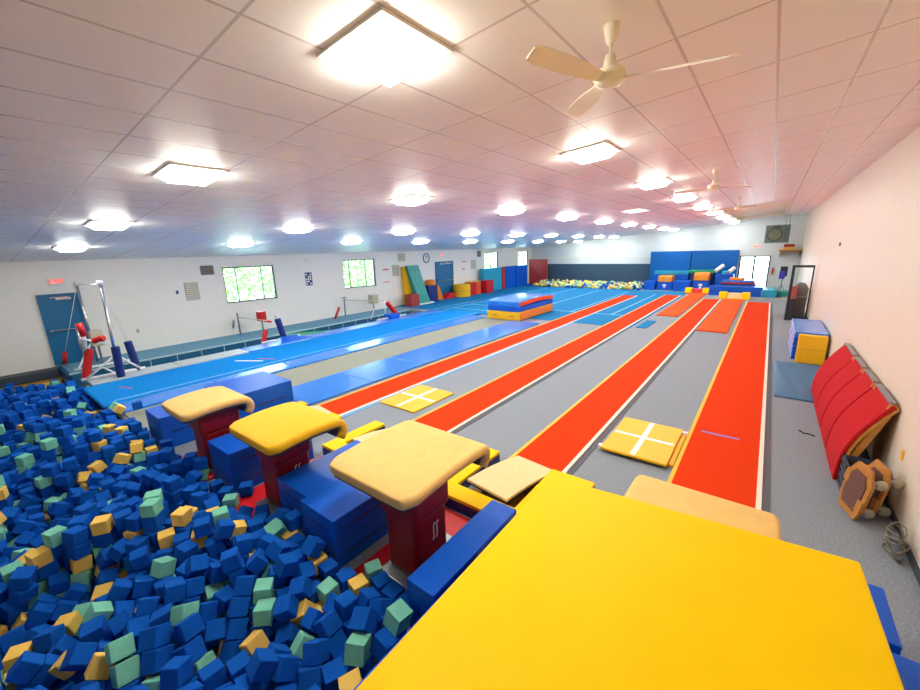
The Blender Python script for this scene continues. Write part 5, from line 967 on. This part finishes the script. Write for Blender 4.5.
    -6609,1646,20,11,72,10,68,-6202,-457,-182,14,26,-71,63,-6019,657,46,0,93,36,0,-10127,-472,-626,2,71,2,-71,-5312,-475,-290,50,50,-50,50,
    -9760,-473,-626,50,50,50,50,-9592,-475,-626,50,50,50,50,-4806,-476,-290,100,0,0,0,-5183,983,43,100,0,0,-2,-8529,-442,-626,64,29,64,-29,
    -4358,1215,-295,48,-58,-40,-52,-4403,1646,30,0,-74,0,67,-3769,-149,46,38,38,60,60,-7950,-473,-626,1,-71,1,71,-4006,1115,-201,62,-71,-13,-31,
    -3619,1622,-124,63,-3,5,77,-3350,360,-182,12,-43,88,-17,-3518,542,-140,70,18,-21,-66,-3277,1297,-336,78,30,-39,39,-7127,-468,-626,50,-50,-50,50,
    -2740,766,-140,95,-21,21,-4,-2513,1645,-122,1,1,-71,-71,-2577,660,-20,44,62,-10,-64,-2393,1282,46,0,19,98,0,-2527,1473,-102,1,93,3,36,
    -6399,-383,-626,1,1,-71,-71,-2335,1492,4,62,-23,-75,-3,-6244,402,-626,50,50,-50,50,-15994,-71,-365,30,3,66,68,-15906,-441,-336,36,43,19,81,
    -15759,1292,-148,52,47,47,-53,-15534,1549,-137,47,-47,-53,53,-6045,680,-626,68,18,-68,18,-15442,-476,-297,50,50,-50,50,-15611,-304,-322,90,27,25,24,
    -5477,-449,-626,15,0,0,-99,-15227,-459,-110,3,-71,-3,-71,-15390,-149,-292,65,-27,-65,-27,-5243,-441,-626,29,65,29,-65,-15036,-439,-428,70,6,70,-6,
    -14976,-257,-420,1,-97,24,2,-14844,-475,-579,0,71,0,-71,-14853,-469,-412,50,50,-50,50,-14551,16,-384,58,-41,59,38,-14428,-436,-449,32,-36,9,-87,
    -14661,-476,-476,58,58,41,-41,-14360,94,136,69,13,70,-13,-14236,1459,-167,43,38,-55,61,-13902,289,-162,62,-78,-1,6,-13650,-475,32,71,0,71,0,
    -13742,-243,-177,30,42,-47,-71,-13197,-293,-152,96,19,-17,7,-12987,1203,-192,30,-85,-18,39,-13178,-264,-330,50,63,20,56,-12533,-445,-290,50,-50,-50,-50,
    -12055,-453,-290,70,70,-12,-12,-12050,-302,-122,55,1,2,83,-11632,-292,-102,3,0,-99,-12,-11764,1449,-296,36,-66,34,56,-11455,-87,-117,68,7,-8,72,
    -11507,1377,-284,40,57,-37,62,-11023,-303,-1,65,63,-29,32,-17840,-281,-738,51,-49,51,49,-10824,-350,104,8,-61,-78,-8,-10642,172,-266,31,71,-43,-46,
    -10590,-438,214,54,-45,54,45,-10449,-337,-191,92,-17,-17,31,-10525,869,-111,96,-6,0,-26,-9993,-473,-338,68,68,-20,18,-9753,-472,-458,49,51,-49,51,
    -9627,608,-278,3,98,16,-6,-3493,1369,-458,6,-70,-6,-71,-9359,-476,-34,0,-15,0,-99,-9458,717,-148,20,-60,-30,71,-15985,-476,-682,71,0,71,0,
    -9159,-280,46,84,0,0,54,-8968,-442,114,44,71,55,-2,-8848,387,-16,70,36,-46,-41,-8731,-442,-172,68,-42,-19,-57,-8570,-476,-290,0,-71,0,-71,
    -7870,-475,-122,0,-71,0,-71,-7750,637,-290,93,0,0,36,-7680,-476,-290,50,-50,50,-50,-14102,-456,-547,43,-51,-67,32,-7107,622,-58,20,28,29,-90,
    -13834,-468,-488,67,0,0,-74,-7065,214,-255,2,-28,-88,37,-7286,-476,-122,71,-71,0,0,-13500,-326,-458,20,-20,68,-68,-6837,-475,-271,17,-17,-68,-69,
    -6619,-274,-290,67,-23,67,23,-6708,152,-157,83,-29,-1,48,-13092,-443,-458,32,-63,32,63,-6244,302,216,70,17,-68,18,-6330,486,214,7,7,70,70,
    -13035,1602,-458,62,62,34,34,-6033,1051,26,13,20,58,78,-5881,1435,-61,31,89,-6,32,-5679,1644,-123,71,-1,-71,0,-5109,-476,-362,43,0,-90,0,
    -11676,-464,-626,71,5,71,-5,-4712,107,-242,70,-22,-63,26,-4930,780,-33,35,29,-78,-44,-10913,-468,-626,3,-3,-71,71,-4304,401,-138,89,-5,26,38,
    -10641,-361,-458,98,0,0,20,-10607,-139,-458,26,26,-66,-66,-4431,1224,-73,42,88,-20,11,-4231,441,8,80,54,2,-25,-10505,104,-458,68,-25,63,27,
    -10416,-63,-458,0,-46,89,0,-3656,5,46,22,0,0,-98,-3929,272,16,80,13,42,41,-3929,750,-53,68,-24,-66,23,-3948,525,-6,80,15,-6,-58,
    -3269,43,46,70,0,0,-71,-3064,642,-288,56,55,45,43,-17662,-457,-766,33,-16,-63,-68,-2905,579,-167,42,20,-61,64,-9017,-469,-458,68,0,0,74,
    -2665,1468,0,29,29,-65,64,-8995,-226,-458,99,0,0,14,-2624,961,-25,22,91,-32,14,-2586,1299,-179,74,-59,-3,-32,-2332,1483,185,70,29,50,-42,
    -8760,1633,-458,50,51,49,-50,-8457,-443,-458,21,-21,68,-68,-2466,1069,-88,41,-31,-85,-13,-8561,246,-459,25,66,23,-67,-2172,1642,191,8,-7,-78,-62,
    -13505,1157,-119,2,-100,5,0,-13086,-476,-203,69,0,73,0,-13027,-65,-122,0,-63,78,0,-13700,-7,-197,2,-20,88,-44,-8197,219,-568,80,-20,-35,44,
    -12770,-111,-164,12,53,-40,-74,-8023,103,-458,70,-7,70,7,-7753,-297,-458,0,-73,-68,0,-11467,-275,-183,1,2,-28,96,-11374,-470,-27,27,67,-63,-29,
    -11282,-249,-122,0,11,-99,0,-11007,-476,-123,0,-100,0,1,-10132,-471,-226,2,-87,2,49,-10290,-469,-295,50,0,-86,-3,-7096,-473,-458,1,-71,1,71,
    -10214,1248,-122,2,-71,-4,-71,-10187,1074,-12,21,58,32,72,-9383,-356,-195,10,-8,-47,-88,-9170,-476,46,0,71,-71,0,-9362,-283,37,73,-68,3,-12,
    -6520,-474,-458,49,-51,-49,-51,-8325,-451,-122,57,42,57,-42,-8063,-476,-122,0,0,71,-71,-6186,-457,-626,100,0,0,6,-7854,-474,46,71,-1,-71,-1,
    -7702,-476,-122,0,71,0,-71,-6077,-223,-458,37,60,37,-60,-5848,-466,-458,53,47,53,-47,-7636,-457,91,96,10,-27,4,-5486,-448,-458,60,38,60,-38,
    -6840,-301,-295,6,69,-72,-5,-5291,-475,-458,0,71,0,-71,-6899,116,-249,45,-1,-83,-31,-6700,-104,-182,69,-4,-39,-61,-6025,1131,-159,43,-66,-38,-49,
    -5677,-470,47,50,49,51,-50,-5553,-475,-122,71,-71,0,0,-5492,1560,23,13,-70,-68,17,-5107,315,-165,51,-46,72,11,-4718,214,-111,18,4,-89,-42,
    -3840,1638,-91,59,33,-39,-63,-3642,-437,380,62,33,-62,34,-3449,37,42,76,0,65,0,-3786,919,-209,51,0,-45,73,-3729,760,-262,45,35,-82,-9,
    -17876,-289,-570,50,-50,-50,50,-17692,1646,-570,0,71,71,0,-17849,518,-592,58,-53,46,40,-3106,834,-123,68,0,0,-74,-16863,-465,-636,61,-56,-35,-44,
    -17165,1289,-571,1,71,-70,0,-2326,938,2,38,68,-25,57,-2436,1679,89,86,-48,-14,8,-5202,519,-214,33,-3,-79,51,-5046,1478,214,66,0,2,75,
    -16034,-475,-518,0,0,100,0,-4308,1831,156,67,-19,-68,22,-4205,-476,179,67,-21,-21,67,-15245,-358,-447,55,45,-55,45,-2480,872,43,14,-73,43,51,
    -14515,-469,-604,41,-4,91,-2,-3156,651,-119,55,-53,50,41,-2219,936,150,14,1,-66,74,-14341,-447,-646,70,-40,10,-58,-2327,2046,124,49,49,-51,-51,
    -14138,-467,-361,54,-1,-84,-4,-3895,-435,214,89,0,0,-46,-13630,-447,-470,37,37,60,60,-13321,-54,-290,69,16,69,-16,-13375,-273,-290,0,13,99,0,
    -3573,-462,549,71,6,70,-5,-3714,1060,-47,27,92,-27,6,-12940,-316,-399,20,90,20,33,-3682,1869,124,51,-51,-49,49,-3469,-124,216,57,56,42,43,
    -12838,1448,-477,1,2,54,-84,-12409,-92,-290,8,70,8,-70,-3107,459,-87,71,-24,-5,67,-12075,-252,-291,20,-17,-68,69,-2683,1649,38,0,0,-74,-67,
    -12241,36,-290,14,-69,-14,-69,-2373,718,117,83,-24,-41,29,-2552,1153,32,7,-86,28,43,-12232,1028,-290,61,-36,61,36,-11863,-469,-293,71,3,-70,-3,
    -2523,2053,124,51,-49,-51,-49,-15190,-188,-442,41,-41,58,-57,-2193,1304,59,39,-56,-34,-65,-2262,1818,153,76,-2,64,-12,-3052,289,-12,22,-72,-53,39,
    -11469,-452,-292,62,52,33,49,-3226,238,-106,44,-69,-55,19,-2768,592,12,96,-26,-6,-5,-11130,-476,-291,50,-50,-50,-50,-2747,1159,-69,66,13,-32,66,
    -10803,-475,-458,50,-50,-50,-50,-2465,1851,180,71,41,22,-52,-2153,958,306,74,-11,5,-67,-10632,-473,-290,70,71,-1,-1,-10595,-208,-290,81,0,0,-58,
    -2166,1796,336,60,50,-41,48,-10307,-473,-512,23,-23,66,68,-10177,133,-377,21,88,-28,32,-10070,704,-290,71,-4,-71,-4,-9881,584,-328,6,61,5,79,
    -9215,138,-290,53,53,46,46,-9041,-460,-290,52,-48,52,48,-9013,-247,-290,69,-69,13,-13,-8731,1611,-290,65,27,-65,27,-8390,93,-567,55,72,-41,-6,
    -7888,-474,-458,71,1,71,-1,-7717,-476,-458,0,-71,71,0,-7654,415,-431,31,-69,-48,-44,-7262,-404,-290,51,-51,-49,49,-7095,-472,-290,2,-71,2,71,
    -6742,-467,-518,31,-2,-95,-5,-6198,-465,-458,53,-46,-53,-46,-5994,-476,-290,71,0,-71,0,-5488,-467,-290,0,6,100,0,-5035,-476,-519,90,0,43,0,
    -4044,1111,-458,7,7,-70,-70,-3827,1619,-290,58,-40,60,38,-3549,405,-367,29,-62,-63,37,-3564,1369,-290,59,-39,59,39,-17842,-462,-697,62,70,26,-23,
    -17860,525,-420,1,78,0,-62,-17400,-446,-585,59,20,77,15,-17025,-446,-576,22,52,67,-48,-17010,-108,-402,67,-67,-21,21,-16961,1434,-402,32,-32,-63,63,
    -16750,1411,-402,39,59,-39,59,-16537,-107,-395,31,-31,-63,64,-16542,117,-396,36,61,36,-61,-16258,-443,-370,6,70,6,-70,-15987,1050,-334,3,64,-14,76,
    -15248,-368,-280,67,67,-22,-22,-15192,-178,-274,16,-16,-69,69,-15122,91,-268,59,-39,-59,-39,-15028,-59,-260,0,-86,51,0,-14646,-142,-392,83,22,22,47,
    -14342,174,-198,43,43,56,56,-14323,4,-346,35,51,-49,61,-13808,-442,-150,33,0,0,94,-13589,-414,-298,26,0,0,97,-13490,-127,-122,0,-69,-73,0,
    -13695,1267,-192,4,18,-30,-94,-13404,-299,-122,49,51,49,-51,-13304,-89,-122,6,-70,-6,-70,-13313,721,-122,69,15,-69,15,-12705,-476,-290,0,71,-71,0,
    -12555,-207,-155,71,-37,-54,-27,-12839,709,-122,42,-57,-42,-57,-12218,-145,-174,26,-11,94,-21,-11863,-470,-124,48,52,52,-48,-12003,1069,-125,18,70,-10,69,
    -11678,-476,-458,50,50,50,-50,-11381,1645,-122,71,-71,0,0,-10787,-332,-240,77,-60,17,-12,-10964,-283,-223,69,14,71,1,-10982,762,-123,15,15,-69,-69,
    -10822,1131,-122,0,2,-100,0,-10601,-443,-122,67,-21,68,21,-10645,1246,-122,64,29,64,-29,-9956,-471,-519,20,-23,68,66,-10203,-97,-414,13,-49,82,27,
    -9585,-472,-458,0,72,-69,0,-9888,1606,-122,69,69,-17,-17,-9213,-467,-446,54,-54,-46,-46,-9380,996,-258,66,20,23,-68,-9187,-472,-626,51,49,51,-49,
    -9102,315,-164,62,-35,-45,53,-8965,-422,-121,43,49,56,51,-8997,-233,-122,5,-5,-71,71,-8873,866,-122,63,32,-63,33,-8489,1646,-290,0,0,0,100,
    -11427,1198,-301,70,-5,70,15,-8293,1618,-290,0,54,84,0,-7509,-476,-458,0,-71,71,0,-7580,145,-475,20,21,29,-91,-7447,1152,-120,64,-32,-63,-30,
    -7334,33,-458,76,26,-57,18,-7080,1605,-122,67,-67,-22,23,-6682,-476,-338,25,0,-97,0,-6066,1521,-122,98,0,0,-18,-4627,-465,-290,5,-5,71,-71,
    -4879,-91,-250,35,-81,-47,11,-4433,-476,-122,0,-71,0,-71,-3541,225,-142,13,96,15,20,-3655,371,-222,1,43,9,90,-2711,921,-290,0,7,100,0,
    -2543,839,-141,35,-65,57,35,-2394,1255,-122,69,-69,15,-15,-17868,-467,-495,50,50,45,55,-17860,110,-575,74,8,66,1,-17037,136,-335,51,67,-18,52,
    -16757,-166,-434,64,27,71,10,-16818,56,-402,69,69,15,15,-16815,1592,-402,69,0,0,72,-16696,237,-234,53,-46,54,46,-16637,1634,-402,71,3,-71,3,
    -16448,-447,-499,31,7,92,-22,-16392,-224,-382,32,0,0,95,-16534,178,-227,0,65,-76,0,-16178,-217,-363,0,86,51,0,-16281,168,-204,70,-8,-70,-8,
    -16142,69,-362,38,37,-59,-61,-16113,507,-337,83,55,-1,6,-15467,-470,-467,3,71,-3,71,-15579,984,-141,19,-68,19,68,-15199,-209,-107,0,71,0,-71,
    -15289,-3,-283,25,-25,66,-66,-15245,681,-111,38,60,38,-60,-15029,-142,-92,71,-71,1,-1,-14906,92,-236,33,67,22,-63,-14826,-4,-384,6,-23,84,48,
    -14783,-280,-412,60,19,76,-14,-14366,108,-33,47,47,-53,-53,-14299,502,-26,46,54,-46,54,-14330,-437,-302,65,23,28,67,-14029,815,-2,58,-41,58,41,
    -13821,-474,17,100,0,0,1,-13514,78,-123,92,0,0,-39,
]
S = .165
def cube_mesh(name, mt, sd):
    rg = random.Random(sd); g = MB(); h = S/2; n = 3; vs = {}
    g.add([(i*h*(1+rg.uniform(-.07, .0)), j*h*(1+rg.uniform(-.07, .0)), k*h*(1+rg.uniform(-.07, .0))) for i in (-1, 1) for j in (-1, 1) for k in (-1, 1)], [(0,1,3,2), (4,6,7,5), (0,4,5,1), (2,3,7,6), (0,2,6,4), (1,5,7,3)])
    me = bpy.data.meshes.new(name); me.from_pydata([tuple(v) for v in g.v], [], g.f); me.materials.append(mt)
    bm = bmesh.new(); bm.from_mesh(me); bmesh.ops.recalc_face_normals(bm, faces=bm.faces); bmesh.ops.bevel(bm, geom=bm.edges[:], offset=.006, segments=1, affect='EDGES'); bm.to_mesh(me); bm.free()
    return me
KIND = [('blue', M['foamb']), ('sea green', M['foamg']), ('yellow', M['foamy'])]
VAR = [[cube_mesh('foam_cube', m_, 10*i+j) for j in range(4)] for i, (_, m_) in enumerate(KIND)]
rc = random.Random(21); cubes = []
for i in range(len(CUBES)//7):
    x, y, z, a, b, c_, d_ = CUBES[i*7:i*7+7]
    r = rc.random(); k = 0 if r < .78 else 1 if r < .90 else 2
    cubes.append((Vector((x/1000, y/1000, z/1000)), Quaternion((a, b, c_, d_)).normalized(), k))
NB = 300; rest = MB()
for i, (p, q, k) in enumerate(cubes):
    if i < NB:
        o = bpy.data.objects.new('foam_cube', VAR[k][i % 4]); C.objects.link(o); o.location = p; o.rotation_mode = 'QUATERNION'; o.rotation_quaternion = q
        tag(o, '%s foam cube lying loose in the near foam pit' % KIND[k][0], 'foam cube', '%s foam cubes in the near pit' % KIND[k][0])
    else:
        h = S/2; R3 = q.to_matrix(); rest.add([p+R3 @ Vector((a*h, b*h, c_*h)) for a in (-1, 1) for b in (-1, 1) for c_ in (-1, 1)], [(0,1,3,2), (4,6,7,5), (0,4,5,1), (2,3,7,6), (0,2,6,4), (1,5,7,3)], k)
solo('foam_cubes', rest, [m_ for _, m_ in KIND], 'mass of further loose blue, green and yellow foam cubes filling the near pit', 'foam cubes', kind='stuff')
# the far pit, heaped above floor level
rc = random.Random(8); far = MB()
y0_, y1_ = 32.45, 34.95
for k in range(520):
    x = rc.uniform(-16.7, -7.85); y = rc.uniform(y0_, y1_); z = .02+.22*rc.random()+(y-y0_)*.06
    q = Euler((rc.uniform(0, 6), rc.uniform(0, 6), rc.uniform(0, 6))).to_matrix(); h = .1
    r = rc.random(); mi = 0 if r < .22 else 1 if r < .5 else 2
    far.add([Vector((x, y, z))+q @ Vector((a*h, b*h, c_*h)) for a in (-1, 1) for b in (-1, 1) for c_ in (-1, 1)], [(0,1,3,2), (4,6,7,5), (0,4,5,1), (2,3,7,6), (0,2,6,4), (1,5,7,3)], mi)
far.box(-18.5, -7.75, 32.35, 35.08, -1.05, 0, 0)
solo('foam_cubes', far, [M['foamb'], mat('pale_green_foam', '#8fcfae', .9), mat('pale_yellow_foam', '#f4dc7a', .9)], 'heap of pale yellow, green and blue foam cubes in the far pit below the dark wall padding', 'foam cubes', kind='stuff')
